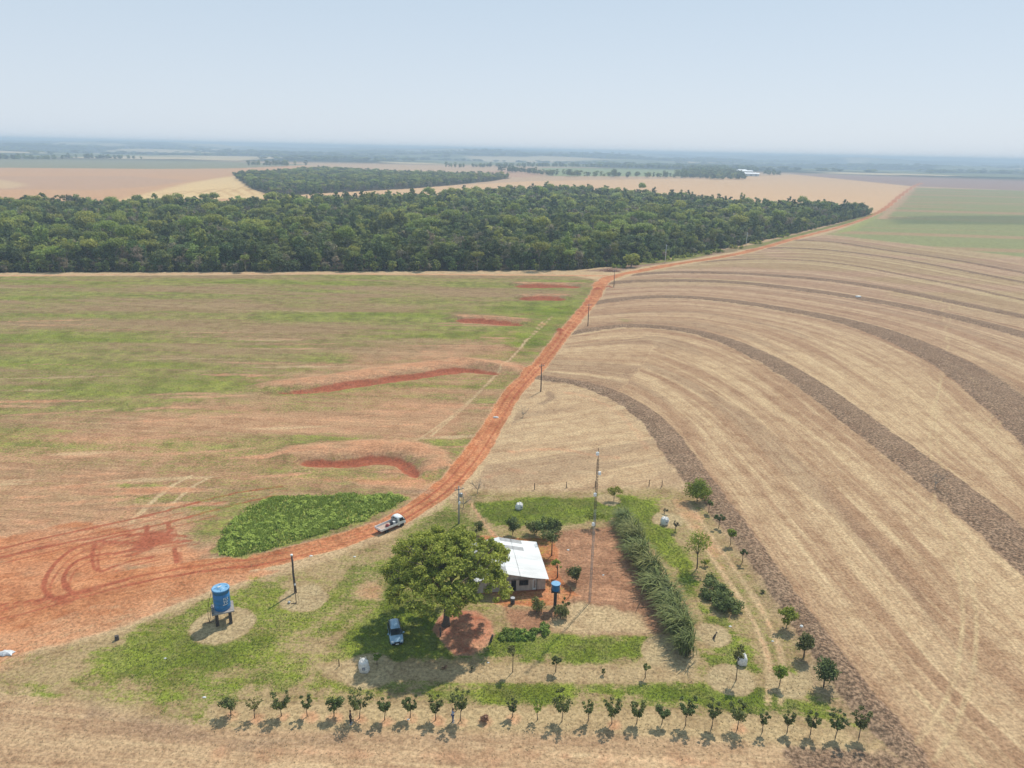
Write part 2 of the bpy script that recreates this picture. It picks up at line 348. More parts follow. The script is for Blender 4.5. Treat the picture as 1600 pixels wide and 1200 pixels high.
# terrace banks of red soil in the left field
for dl, dw, ml, mw in DITCH:
    n_ = fbm(gx/4, gy/2.2, 171, 4); a = f.line(ml, [mw*.5, mw+1.2, mw+1.2, mw*.7], 2.2, 2.4)*np.clip(.45+1.3*n_, 0, 1.1); b = f.line(dl, [.5, dw, dw+.2, dw, .6], .8, 1.0)*np.clip(.35+1.3*n_, 0, 1)
    soil = mx(soil, a*.52); dred = mx(dred, b*.95); grass *= 1-mx(a, b)*.85
soil = mx(soil, .6*f.line([(760,500),(812,506),(862,508)], 3.5, 2.5, 1.5)*left)
soil = mx(soil, .62*f.poly([(452,745),(640,742),(680,735),(670,715),(640,700),(700,735),(660,765),(500,755)], 2, 2))
for pts, w in (([(650,690),(720,640),(790,570),(850,500)], .25), ([(672,682),(740,625),(812,545),(862,495)], .25), ([(205,815),(262,762),(298,744)], .5), ([(255,800),(300,760),(330,745)], .35)):
    l = f.line(pts, w, .3, .3, k=1)*left; pale = mx(pale, l*.8); grass *= 1-l*.7
# road, track, bare ground
road = f.line(ROAD, ROADW, .5, .7); road2 = f.line(ROAD2, ROAD2W, .6, .8); track = f.line(TRACK, [3.0,2.6,2,1.6,1.6,1.8,2], 1., .8)
lot = f.poly([(-400,885),(-100,850),(0,835),(120,815),(200,822),(275,838),(330,872),(420,868),(380,905),(330,925),(250,955),(190,983),(120,1003),(60,1018),(0,1042),(-300,1110)], 1.4, 2.2)
lotsoft = f.poly([(-400,860),(0,800),(200,790),(290,800),(340,865),(250,900),(0,1060),(-400,1130)], 4, 4)
soil = mx(soil, mx(road, road2)); soil = mx(soil, track*.62)
soil = mx(soil, lot*(.70+.5*(fbm(gx/9, gy/2.5, 101, 4)-.45))); lowlot = f.poly([(0,1040),(60,1018),(120,1003),(190,983),(260,955),(330,927),(400,905),(450,890),(330,890),(200,925),(0,990)], .8, 1.2); soil = mx(soil, lowlot*.66); soil = mx(soil, lotsoft*.47*(.6+.8*fbm(gx/6, gy/2, 105, 3)))
grass *= (1-mx(mx(road, road2), mx(track, lot)))*(1-.7*lotsoft)
# wheel marks on the road and lot
rd, rside, rarc, rw = polyline(gx, gy, smooth_pts(A2(ROAD), 2), ROADW)
rs = rd*rside
for off, wd, amt in ((-.95, .35, .8), (.85, .35, .75), (1.7, .3, .35), (-1.8, .3, .35)):
    w_ = off+.5*(vnoise(rarc/18, rarc*0+off*7, 5)-.5)
    dred = mx(dred, amt*np.exp(-((rs-w_)/wd)**2)*road*(.5+.8*vnoise(rarc/12, rs*.5, 8)))
pale = mx(pale, 0)
roadlight = road*np.exp(-((rs-.1-.8*(vnoise(rarc/25, rarc*0, 15)-.5))/.45)**2)
for pts, w in (([(-80,868),(0,858),(60,842),(150,824),(250,801),(340,776),(400,765),(440,760)], .42), ([(-80,884),(0,873),(60,856),(160,838),(260,818),(350,792),(430,775)], .42),
    ([(290,838),(220,832),(160,842),(115,855),(85,880),(66,912),(74,932),(95,938),(112,926)], .42), ([(230,822),(226,850),(200,862),(140,868),(112,880),(99,900),(100,918),(112,925)], .42), ([(240,870),(190,880),(150,897),(143,872),(148,850)], .35),
    ([(262,818),(268,836),(210,850),(150,845)], .4), ([(300,845),(240,850),(180,865)], .4), ([(272,858),(276,880)], .4), ([(200,905),(120,930),(0,945)], .35)):
    for o_ in (0, 1):
        q_ = [(x_+o_*9, y_+o_*(7 if len(pts) > 5 else 5)) for x_, y_ in pts]
        dred = mx(dred, (1.0-.25*o_)*f.line(q_, w*(.9-.2*o_), .22, .3)*(.85+.5*f.w1))
dred = mx(dred, .7*f.poly([(215,838),(250,828),(280,838),(268,850),(230,862),(205,862)], .7, 1.5))
dred = mx(dred, f.disc(875,519,1.8,.6,.4)); dred = mx(dred, f.disc(934,452,2,.6,.5)); dred = mx(dred, f.disc(951,450,2,.6,.5))
pale = mx(pale, lot*.62*f.poly([(60,900),(250,905),(420,895),(330,930),(190,975),(60,1015),(0,1035),(0,1000),(130,950)], 2, 3)*(f.w1+.9))
# farmyard
def G(pts, a, soft=1.6, warp=2.8):
    global grass
    grass = mx(grass, (a+.15)*f.poly(pts, soft, warp))
yd = yard
grass = mx(grass, yd*(.10+.42*fbm(gx/5, gy/3, 111, 4)))
G([(720,786),(800,780),(940,775),(1022,774),(1040,790),(1050,830),(1080,870),(1088,930),(1075,940),(1050,890),(975,812),(900,816),(810,822),(760,815)], .80)
G([(1085,935),(1180,1000),(1190,1050),(1150,1035),(1110,1020),(1090,990)], .6)
G([(1060,980),(1090,1010),(1150,1028),(1180,1070),(1130,1065),(1095,1040)], .72)
G([(770,990),(860,985),(1000,990),(1060,995),(1050,1030),(900,1036),(800,1030),(745,1030),(640,1030),(600,1010),(560,990),(600,960),(680,980),(690,1010),(740,1028)], .70)
G([(830,1072),(1000,1066),(1180,1070),(1270,1100),(1300,1125),(1200,1112),(1050,1098),(850,1100),(700,1095),(640,1078)], .74)
G([(640,1066),(900,1062),(900,1080),(650,1085)], .5)
G([(100,1064),(128,1030),(190,990),(262,958),(335,930),(400,908),(450,905),(520,940),(580,955),(560,990),(500,1010),(480,1060),(400,1090),(330,1112),(250,1100),(150,1080)], .50, 2, 4.5)
G([(500,1000),(560,1000),(640,1045),(760,1066),(620,1085),(480,1080)], .42, 2, 4)
G([(120,1040),(240,980),(330,1000),(430,980),(490,985),(430,1030),(300,1050),(180,1070)], .66, 2, 4)
G([(1210,1010),(1250,1060),(1300,1110),(1330,1130),(1280,1120),(1225,1060)], .6)
G([(700,780),(770,830),(740,845),(620,850),(560,870),(600,845)], .42)
G([(440,960),(560,880),(640,850),(700,800),(740,800),(760,830),(700,960),(560,1010),(480,990)], .46, 2, 3)
G([(1060,800),(1110,840),(1200,960),(1260,1070),(1200,1100),(1170,980),(1100,900)], .30, 2, 2.5)
G([(50,1060),(110,1085),(60,1095),(10,1080)], .42)
G([(560,960),(600,930),(690,960),(695,1010),(740,1030),(640,1034),(560,1030),(520,1010)], .78, 1.2, 2)
for pts, w in (([(430,1010),(500,975),(560,935),(585,905)], 1.), ([(470,1020),(540,985),(600,940)], .8), ([(330,1060),(420,1035),(480,1000)], 1.), ([(0,1050),(130,1050),(130,1030)], 1.5)):
    l = f.line(pts, w, 1.0, 2.2)*np.clip(.4+1.2*f.w1+.3, 0, 1); grass *= 1-.45*l; pale = mx(pale, .3*l)
# tractor tracks round the yard edge
for pts in ([(1055,790),(1105,860),(1150,925),(1185,985),(1205,1040),(1200,1100)], [(1075,785),(1130,865),(1178,930),(1210,990),(1226,1040),(1220,1100)]):
    l = f.line(pts, .45, .4, .5); pale = mx(pale, .7*l); soil = mx(soil, .5*l*(f.w1+.8)); grass *= 1-.6*l
soil = mx(soil, .5*f.poly([(1040,775),(1080,780),(1150,900),(1130,900),(1085,840),(1050,800)], 1, 2))
for q, r in (((348,977), 3.9), ((475,934), 3.2), ((575,1047), 3.0), ((950,781), 2.2), ((1112,992), 2.6), ((1142,1062), 2.8), ((1042,812), 2.8), ((1048,1020), 3.6), ((1230,1070), 2.3), ((1290,1060), 3)):
    l = f.disc(*q, r, .35, .7); grass *= 1-.93*l; pale = mx(pale, .42*l); setc(l*.9, S(178, 156, 118)); soil *= 1-l
l = f.poly([(500,1040),(540,1032),(640,1037),(760,1040),(1000,1040),(1075,1044),(1100,1060),(1000,1066),(800,1062),(600,1064),(520,1060)], .7, .8); grass *= 1-.8*l; setc(l, S(186, 160, 120))
l = f.poly([(330,1100),(700,1104),(1000,1110),(1200,1125),(1370,1150),(1370,1175),(1000,1146),(700,1140),(330,1134)], .8, .8); grass *= 1-.85*l; setc(l, S(192, 166, 124))
for px_, py_ in [(361,1118),(400,1122),(440,1119),(480,1119),(522,1119),(562,1122),(601,1125),(641,1120),(681,1125),(719,1126),(756,1126),(801,1121),(956,1131),(1152,1138)]:
    soil = mx(soil, .55*f.disc(px_+3, py_+1, 1.0, .6, .5))
# red earth about the house and under the big tree
soil = mx(soil, .95*f.poly([(742,836),(870,842),(876,905),(905,930),(882,945),(840,950),(792,948),(770,944),(760,900)], .7, 1.0))
garden = f.poly([(862,832),(960,822),(990,870),(1030,940),(1035,990),(950,992),(800,985),(790,950),(880,950),(900,920),(870,900)], .8, 1.2)
setc(garden, S(158, 116, 88)); grass *= 1-.88*garden; soil = mx(soil, garden*(.20+.42*fbm(gx/2.5, gy/2, 121, 4)))
l = f.poly([(850,965),(900,940),(1000,960),(1020,990),(900,990),(850,985)], 1.2, 1.6)
pale = mx(pale, .72*l); soil *= 1-.8*l
tb = f.poly([(676,985),(684,968),(700,955),(745,955),(768,972),(771,993),(760,1011),(737,1024),(710,1025),(692,1006)], .3, .35)
grass *= 1-tb; setc(tb, S(190, 132, 106)); soil = mx(soil*(1-tb), tb*.5); dred = mx(dred, tb*(.1+.6*fbm(gx*1.2, gy*1.2, 131, 3)))
soil = mx(soil, .5*f.disc(577,925,2.4,.9,1.2)); grass *= 1-.5*f.disc(577,925,2.4,.9,1.2)
path = f.line([(722,764),(738,790),(752,812),(776,840)], .30, .22, .3); soil = mx(soil, path*.6); grass *= 1-path; pale = mx(pale, path*.3)
weed = f.poly(PATCH, 1.0, 2.4); grass = mx(grass*(1-weed), weed*1.25); soil *= 1-weed
# verge by the forest
grass = mx(grass, verge*(.22+.4*sm(gx, 90, 200))); grass = mx(grass, .6*f.poly([(965,417),(1060,402),(1110,393),(1110,398),(1060,408),(1000,414)], 1.5, 2))
# harvested field
flow = np.zeros((N, 3)); flow[:, 0] = gy+gx*.07; flow[:, 1] = gx
dists = []; arcs = None
for b in BANDS:
    d, s_, a_, _ = polyline(gx, gy, smooth_pts(A2(b), 3)); dists.append(d*s_)
    arcs = a_ if arcs is None else np.where(np.abs(d) < 45, a_, arcs)
arc0 = polyline(gx, gy, smooth_pts(A2(BANDS[1]), 3))[2]
D = np.array(dists); phi = D[0]/34.
for k in range(len(BANDS)-1):
    m = (D[k] > 0); phi = np.where(m, k + np.clip(D[k]/np.maximum(D[k]-D[k+1], 1e-3), 0, 1), phi)
phi = np.where(D[-1] > 0, len(BANDS)-1 + D[-1]/34., phi)
rm = right > .5
flow[rm, 0] = phi[rm]*30; flow[rm, 1] = arc0[rm]*.8
pl = right*(D[0] < 0) > .5; flow[pl, 0] = gy[pl]*.9-gx[pl]*.35+4*(f.wf[pl]); flow[pl, 1] = gx[pl]
nr = np.maximum(road, lot) > .3; flow[nr, 0] = rs[nr]*1.3; flow[nr, 1] = rarc[nr]
for b, w, s_ in zip(BANDS, BANDW, BSTR):
    dark = mx(dark, s_*f.line(b, w, .9, 1.1)*right)
a = f.line([(1120,815),(1190,905),(1250,1010),(1300,1075),(1345,1135)], [1.2,2.0,2.4,2.6,3], 1.6, 2.2)
dark = mx(dark, .46*a); yard = yard*(1-.6*a)
dark = mx(dark, .42*f.poly([(1010,715),(1050,720),(1130,830),(1180,895),(1200,940),(1150,880),(1100,800),(1060,770),(1030,765)], 1, 2))
dark = mx(dark, right*.55*f.poly([(845,600),(850,625),(800,650),(790,680),(830,640),(880,620)], 1.2, 2))
dark = mx(dark, .5*f.poly([(130,1075),(240,1110),(330,1145),(700,1150),(760,1165),(330,1175),(120,1140)], 2, 3))
dark = mx(dark, .75*f.poly([(1210,1168),(1385,1172),(1460,1220),(1250,1220)], 1.5, 2.5))
soil = mx(soil, bottom*.5*f.poly([(330,1158),(800,1166),(1100,1175),(1180,1210),(800,1200),(300,1190)], 2, 3)*(.8+f.w1))
soil = mx(soil, .42*f.line([(880,612),(930,622),(980,655),(1010,700)], 1., .9, .8)*right)
soil = mx(soil, .5*f.line([(800,706),(870,700),(930,712),(965,715)], 1.1, .9, .9)*right); soil = mx(soil, .45*f.line([(760,745),(800,735),(830,736)], 1.5, 1.2, .9)*right)
for pts in ([(1470,465),(1478,520),(1484,560),(1455,640),(1452,700),(1462,760),(1458,800),(1490,860),(1504,930),(1504,990),(1494,1060),(1470,1110),(1430,1165)], [(1482,465),(1487,510),(1470,580),(1462,640),(1465,700),(1478,760),(1476,800),(1508,870),(1525,940),(1526,1000),(1520,1060),(1500,1120),(1460,1190)],
    [(1330,500),(1440,545),(1500,580),(1545,620),(1552,650),(1540,662),(1510,665)], [(1420,560),(1455,590),(1500,640),(1560,690),(1600,720)], [(1480,560),(1530,605),(1565,635),(1566,660),(1550,675)], [(1430,1080),(1500,1160),(1540,1230)]):
    pale = mx(pale, .62*f.line(pts, .38, .3, .3)*right*(f.w1+.9)); dark *= 1-.4*f.line(pts, .3, .2, .2)
dark = mx(dark, .45*right*sm(fbm(flow[:, 0]/4.5, flow[:, 1]/60, 141, 3), .56, .68)*sm(rr, 60, 100))
yell = right*sm(rr, 300, 420)*sm(fbm(gx/70, gy/30, 151, 3), .5, .62); setc(yell*.35, S(188, 176, 120))
grass = mx(grass, right*f.disc(975,500,3,2,2)*.4)
stren = np.clip(right*np.where(D[0] < 0, .36, .66)+left*.34+bottom*.5+sm(rr, 700, 1000)*.12, 0, 1)*(1-mx(road, road2))
lush = np.clip(left*.95-gband*.55+weed*.3-left*f.poly([(760,560),(835,575),(905,495),(935,455),(800,470)], 8, 5)*.4, 0, 1)
masks = np.stack([np.clip(grass, 0, 1.4), np.clip(soil, 0, 1), np.clip(dark, 0, 1), np.clip(dred, 0, 1)], 1)
pale = mx(pale, roadlight*.55)
extra = np.stack([np.clip(pale, 0, 1), stren, lush, np.ones(N)], 1)
base4 = np.hstack([base, np.ones((N, 1))])
GM = ground_mat()
ii = np.arange(NR-1)[:, None]*NTH + np.arange(NTH-1)[None, :]
quads = np.stack([ii, ii+1, ii+1+NTH, ii+NTH], -1).reshape(-1, 4)
fm = lambda a: a[quads].mean(1)
frr = fm(rr)
reg = np.full(len(quads), 0)
names = ['far_fields', 'green_field', 'stubble_field', 'near_stubble_field', 'farmyard_ground', 'forest_floor', 'dirt_road', 'field_track', 'bare_soil_lot', 'footpath', 'field_bank', 'garden_soil', 'distant_hills', 'road_verge', 'pale_green_field', 'tree_bed_soil']
for k, m, t in ((1, left, .5), (2, right, .5), (3, bottom, .5), (4, yard, .5), (14, gf, .5), (13, verge, .5), (5, (forest | forest2)*1., .5), (8, lot, .5), (11, garden, .5), (15, tb, .5), (9, path, .5), (7, track, .5), (6, mx(road, road2), .5)):
    reg[fm(m) > t] = k
bank = np.zeros(N)
for dl, dw, ml, mw in DITCH: bank = mx(bank, mx(f.line(ml, mw, .6, .3), f.line(dl, dw, .6, .3)))
reg[(fm(bank) > .5)] = 10
reg[(reg == 0) & (frr > 3200)] = 12
def np_mesh(name, co, faces, smooth=True):
    me = bpy.data.meshes.new(name); co = np.asarray(co, np.float32); faces = np.asarray(faces, np.int32); n, k = faces.shape
    me.vertices.add(len(co)); me.vertices.foreach_set('co', co.ravel())
    me.loops.add(n*k); me.loops.foreach_set('vertex_index', faces.ravel())
    me.polygons.add(n); me.polygons.foreach_set('loop_start', np.arange(0, n*k, k, dtype=np.int32))
    try: me.polygons.foreach_set('loop_total', np.full(n, k, np.int32))
    except Exception: pass
    me.update(calc_edges=True)
    me.polygons.foreach_set('use_smooth', np.full(n, smooth)); return me
def tagk(o, label=None, cat=None, group=None, kind=None):
    if label: o['label'] = label
    if cat: o['category'] = cat
    if group: o['group'] = group
    if kind: o['kind'] = kind
    return o
GLAB = {'far_fields': 'tan and olive harvested fields beyond the forest', 'green_field': 'patchy green and brown field left of the dirt road', 'stubble_field': 'straw coloured harvested field with dark contour bands right of the road',
 'near_stubble_field': 'straw and red stubble strip along the bottom below the tree row', 'farmyard_ground': 'grassy farmyard round the house and orchard', 'forest_floor': 'dark leaf covered floor under the forest trees', 'dirt_road': 'winding red dirt road running past the farm to the horizon',
 'field_track': 'narrow pale dirt track along the forest edge', 'bare_soil_lot': 'bare red soil with tyre loops beside the road', 'footpath': 'thin trodden red path from the road to the house', 'field_bank': 'red earth terrace banks with ditches in the green field',
 'garden_soil': 'reddish garden plot beside the house', 'distant_hills': 'hazy blue wooded hills on the horizon', 'road_verge': 'brown and green verge between road and forest', 'pale_green_field': 'pale green field beyond the stubble on the right', 'tree_bed_soil': 'rounded red soil bed under the big tree'}
for k, nm_ in enumerate(names):
    q = quads[reg == k]
    if not len(q): continue
    u, inv = np.unique(q, return_inverse=True)
    me = np_mesh(nm_, np.stack([gx[u], gy[u], gz[u]], 1), inv.reshape(-1, 4))
    for an, arr in (('masks', masks), ('extra', extra), ('base', base4)):
        a = me.attributes.new(an, 'FLOAT_COLOR', 'POINT'); a.data.foreach_set('color', arr[u].astype(np.float32).ravel())
    a = me.attributes.new('flow', 'FLOAT_VECTOR', 'POINT'); a.data.foreach_set('vector', flow[u].astype(np.float32).ravel())
    me.materials.append(GM); o = bpy.data.objects.new(nm_, me); C.objects.link(o); tagk(o, GLAB[nm_], kind='structure')
def H(x, y): return float(height(np.array([float(x)]), np.array([float(y)]))[0])
def gp(px, py):
    p = at(px, py); return Vector((p[0], p[1], H(p[0], p[1])))

# haze: the air over the whole place
hz = NT('haze_air'); hz.n.remove(hz.b); vol = hz.n.new('ShaderNodeVolumePrincipled'); vol.inputs['Density'].default_value = HAZE
vol.inputs['Color'].default_value = (.72, .87, 1.0, 1); vol.inputs['Anisotropy'].default_value = .0; hz.l.new(vol.outputs[0], hz.out.inputs['Volume'])
zlo, zhi = float(gz.min())-1, max(float(gz.max()), 70)+3
bx = np.array([[x, y, z] for z in (zlo, zhi) for x, y in ((-13400, -400), (13400, -400), (13400, 13400), (-13400, 13400))])
me = np_mesh('haze', bx, [[3, 2, 1, 0], [4, 5, 6, 7], [0, 1, 5, 4], [1, 2, 6, 5], [2, 3, 7, 6], [3, 0, 4, 7]], False); me.materials.append(hz.m)
hzo = bpy.data.objects.new('haze', me); C.objects.link(hzo); tagk(hzo, 'pale blue dry season haze over the fields and hills', kind='stuff')
# ------------------------------------------------------------ mesh building helpers
class MB:
    def __init__(s): s.v = []; s.f = []
    def add(s, v, f): k = len(s.v); s.v += [tuple(map(float, p)) for p in v]; s.f += [tuple(i+k for i in q) for q in f]; return s
    def box(s, c, d, rz=0., taper=1.0, M=None):
        x, y, z = d[0]/2, d[1]/2, d[2]/2; v = []
        for sz in (-1, 1):
            t = taper if sz > 0 else 1
            for sx, sy in ((-1, -1), (1, -1), (1, 1), (-1, 1)): v.append(Vector((sx*x*t, sy*y*t, sz*z)))
        R_ = Matrix.Rotation(rz, 3, 'Z') if M is None else M
        v = [R_ @ p + Vector(c) for p in v]
        return s.add(v, [(3, 2, 1, 0), (4, 5, 6, 7), (0, 1, 5, 4), (1, 2, 6, 5), (2, 3, 7, 6), (3, 0, 4, 7)])
    def tube(s, pts, rad, n=6, cap=True):
        pts = [Vector(p) for p in pts]; rad = [rad]*len(pts) if np.ndim(rad) == 0 else rad; k = len(s.v)
        for i, p in enumerate(pts):
            d = (pts[min(i+1, len(pts)-1)]-pts[max(i-1, 0)]).normalized()
            a = d.cross(Vector((0, 0, 1)) if abs(d.z) < .9 else Vector((1, 0, 0))).normalized(); b = d.cross(a)
            for j in range(n):
                t = 2*math.pi*j/n; s.v.append(tuple(p+(a*math.cos(t)+b*math.sin(t))*rad[i]))
        for i in range(len(pts)-1):
            for j in range(n): s.f.append((k+i*n+j, k+i*n+(j+1) % n, k+(i+1)*n+(j+1) % n, k+(i+1)*n+j))
        if cap: s.f.append(tuple(k+j for j in range(n))[::-1]); s.f.append(tuple(k+(len(pts)-1)*n+j for j in range(n)))
        return s
    def lathe(s, prof, n=24, c=(0, 0, 0)):
        k = len(s.v)
        for r, z in prof:
            for j in range(n): t = 2*math.pi*j/n; s.v.append((c[0]+r*math.cos(t), c[1]+r*math.sin(t), c[2]+z))
        for i in range(len(prof)-1):
            for j in range(n): s.f.append((k+i*n+j, k+i*n+(j+1) % n, k+(i+1)*n+(j+1) % n, k+(i+1)*n+j))
        if prof[0][0] > 0: s.f.append(tuple(k+j for j in range(n))[::-1])
        if prof[-1][0] > 0: s.f.append(tuple(k+(len(prof)-1)*n+j for j in range(n)))
        return s
    def mesh(s, name, mat, smooth=False):
        me = bpy.data.meshes.new(name); me.from_pydata(s.v, [], s.f); me.update()
        if smooth: me.polygons.foreach_set('use_smooth', np.ones(len(me.polygons), bool))
        me.materials.append(mat); return me
    def build(s, name, mat, parent=None, smooth=False, loc=None, rz=None, label=None):
        o = bpy.data.objects.new(name, s.mesh(name, mat, smooth)); C.objects.link(o)
        if parent is not None: o.parent = parent
        if loc is not None: o.location = loc
        if rz is not None: o.rotation_euler.z = rz
        if label: o['label'] = label
        return o
def empty(name, loc, label, cat, group=None, rz=0.):
    o = bpy.data.objects.new(name, None); C.objects.link(o); o.location = loc; o.rotation_euler.z = rz; o.empty_display_size = .3
    return tagk(o, label, cat, group)
def inst(o, parent=None, **k):
    c = o.copy(); C.objects.link(c); c.parent = parent
    return c

# ------------------------------------------------------------ foliage
def leaf_mat(name, c1, c2, rnd=.0, trans=.25, upn=False):
    t = NT(name); a = t.attr('tint', 'Fac')
    oi = t.n.new('ShaderNodeObjectInfo').outputs['Random']
    c = t.mix(a, c1, c2)
    if rnd:
        hs = t.n.new('ShaderNodeHueSaturation'); t.l.new(c, hs.inputs['Color']); hs.inputs['Saturation'].default_value = 1
        t.l.new(t.math('ADD', t.math('MULTIPLY', oi, rnd), 1-rnd*.5), hs.inputs['Value'])
        t.l.new(t.math('ADD', t.math('MULTIPLY', t.math('FRACT', t.math('MULTIPLY', oi, 7.31)), .05), .475), hs.inputs['Hue']); c = hs.outputs[0]
    t.col(c); t.b.inputs['Roughness'].default_value = .65; t.b.inputs['Specular IOR Level'].default_value = .25
    tr = t.n.new('ShaderNodeBsdfTranslucent'); t.l.new(c, tr.inputs[0]); ms = t.n.new('ShaderNodeMixShader'); ms.inputs[0].default_value = trans
    if upn:
        gn_ = t.n.new('ShaderNodeNewGeometry').outputs['Normal']; v1 = t.n.new('ShaderNodeVectorMath'); v1.operation = 'MULTIPLY_ADD'; t.l.new(gn_, v1.inputs[0]); v1.inputs[1].default_value = (.35, .35, .1); v1.inputs[2].default_value = (0, 0, .9)
        v2 = t.n.new('ShaderNodeVectorMath'); v2.operation = 'NORMALIZE'; t.l.new(v1.outputs[0], v2.inputs[0]); t.l.new(v2.outputs[0], t.b.inputs['Normal'])
    t.l.new(t.b.outputs[0], ms.inputs[1]); t.l.new(tr.outputs[0], ms.inputs[2]); t.l.new(ms.outputs[0], t.out.inputs[0]); return t.m
def leaves_mesh(name, cen, rad, n, size, mat, r=None, upb=.5, long=1.6, extra=None):
    """leaf faces spread through clumps: cen (k,3), rad (k,)"""
    r = r or rng; cen = np.asarray(cen); rad = np.asarray(rad); k = len(cen)
    pick = r.choice(k, n, p=rad**2/np.sum(rad**2))
    d = r.normal(size=(n, 3)); d /= np.linalg.norm(d, axis=1)[:, None]
    rr_ = rad[pick]*(r.random(n)**.45); p = cen[pick]+d*rr_[:, None]*np.array([1, 1, .75])
    nrm = d*.8+r.normal(size=(n, 3))*.6+np.array([0, 0, upb]); nrm /= np.linalg.norm(nrm, axis=1)[:, None]
    a = np.cross(nrm, r.normal(size=(n, 3))); a /= np.linalg.norm(a, axis=1)[:, None]; b = np.cross(nrm, a)
    s_ = size*(.6+.8*r.random(n))[:, None]
    v = np.stack([p-a*s_*long*.5, p-b*s_*.5, p+a*s_*long*.5, p+b*s_*.5], 1).reshape(-1, 3)
    fq = np.arange(n*4).reshape(-1, 4); tint = np.repeat(np.clip(.5+.28*r.normal(size=n)+.35*(r.random(k)[pick]-.5), 0, 1), 4)
    me = np_mesh(name, v, fq, False)
    at_ = me.attributes.new('tint', 'FLOAT', 'POINT'); at_.data.foreach_set('value', tint.astype(np.float32))
    me.materials.append(mat); return me
def crown_clumps(rx, ry, rz, k, cr, r, flat=.0, hollow=.55, lop=.25):
    out = []
    for _ in range(k):
        d = r.normal(size=3); d /= np.linalg.norm(d); d[2] = abs(d[2])*1.2-.45 if flat else d[2]
        q = hollow+(1-hollow)*r.random()
        w = 1+lop*math.sin(2*math.atan2(d[1], d[0])+r.random()*2)
        out.append([d[0]*rx*q*w, d[1]*ry*q*w, d[2]*rz*q])
    c = np.array(out); return c, cr*(.65+.7*r.random(k))
def trunk_mb(h, r0, tips, r, bend=.1, split=.45):
    m = MB(); b = (r.random(2)-.5)*bend*h
    p = [(0, 0, -.15), (b[0]*.2, b[1]*.2, h*.25*split*2), (b[0]*.6, b[1]*.6, h*split)]
    m.tube(p, [r0*1.25, r0, r0*.75], 7)
    s0 = Vector(p[-1])
    for t in tips:
        t = Vector(t); mid = s0.lerp(t, .5)+Vector(((r.random()-.5)*.15*h, (r.random()-.5)*.15*h, .06*h))
        m.tube([s0, mid, t], [r0*.6, r0*.35, r0*.12], 5)
    return m
BARK = plain('bark', (.12, .09, .065), .9, .4, 6, streak=(4, 4, 1))
BARK_PALE = plain('pale_bark', (.30, .26, .21), .9, .4, 6, streak=(4, 4, 1))
L_BIG = leaf_mat('canopy_leaf', (.13, .17, .02), (.58, .60, .11), 0, .5)
L_CIT = leaf_mat('citrus_leaf', (.05, .066, .018), (.21, .24, .07), .2, .35)
L_BRT = leaf_mat('fresh_leaf', (.13, .17, .02), (.42, .45, .07), .2, .42)
L_MID = leaf_mat('bush_leaf', (.08, .095, .025), (.31, .32, .10), .2, .38)
L_WEED = leaf_mat('leafy_weed', (.08, .15, .02), (.30, .44, .09), .2, .4)
L_DRY = leaf_mat('dry_leaf', (.12, .10, .055), (.26, .22, .12), .2)
L_RED = leaf_mat('withered_leaf', (.26, .15, .09), (.42, .24, .14), .2)
def tree(name, base, h, cw, label, cat='tree', group=None, mat=None, kc=9, n=420, leaf=.16, trunk=.5, seed=0, r0=None, ch=None, vee=False, lean=(0, 0), spars=.5, lop=.25, bark=None, long=1.6):
    r = np.random.default_rng(seed+int(abs(base[0])*97+abs(base[1])*31)); root = empty(name, base, label, cat, group)
    rx = cw/2; th = h*trunk; ch = ch or (h-th); cz = h-ch/2
    c, rad = crown_clumps(rx*.78, rx*.78, ch*.5*.8, kc, rx*spars, r, lop=lop, hollow=.4)
    if vee:
        nl = kc//2+2; c = []
        for q_ in range(nl):
            a_ = 6.283*q_/nl+r.random()*.9; L_ = .7+.5*r.random()
            for t_ in (.45, .75, 1.0): c.append([math.cos(a_)*rx*.85*t_*L_, math.sin(a_)*rx*.85*t_*L_, h*(.26+.66*t_*(.75+.35*r.random()))-cz])
        c.append([0, 0, h*.6-cz]); c = np.array(c); rad = rx*(.22+.16*r.random(len(c)))
    c[:, 2] += cz; c[:, 0] += lean[0]; c[:, 1] += lean[1]
    trunk_mb(h, r0 or .035*h, [tuple(q) for q in c[:min(7, kc)]], r, split=max(.15, (h-ch)/h+.04)).build('trunk', bark or BARK, root, True)
    o = bpy.data.objects.new('crown', leaves_mesh('crown', c, rad, n, leaf, mat or L_CIT, r, long=long)); C.objects.link(o); o.parent = root
    return root

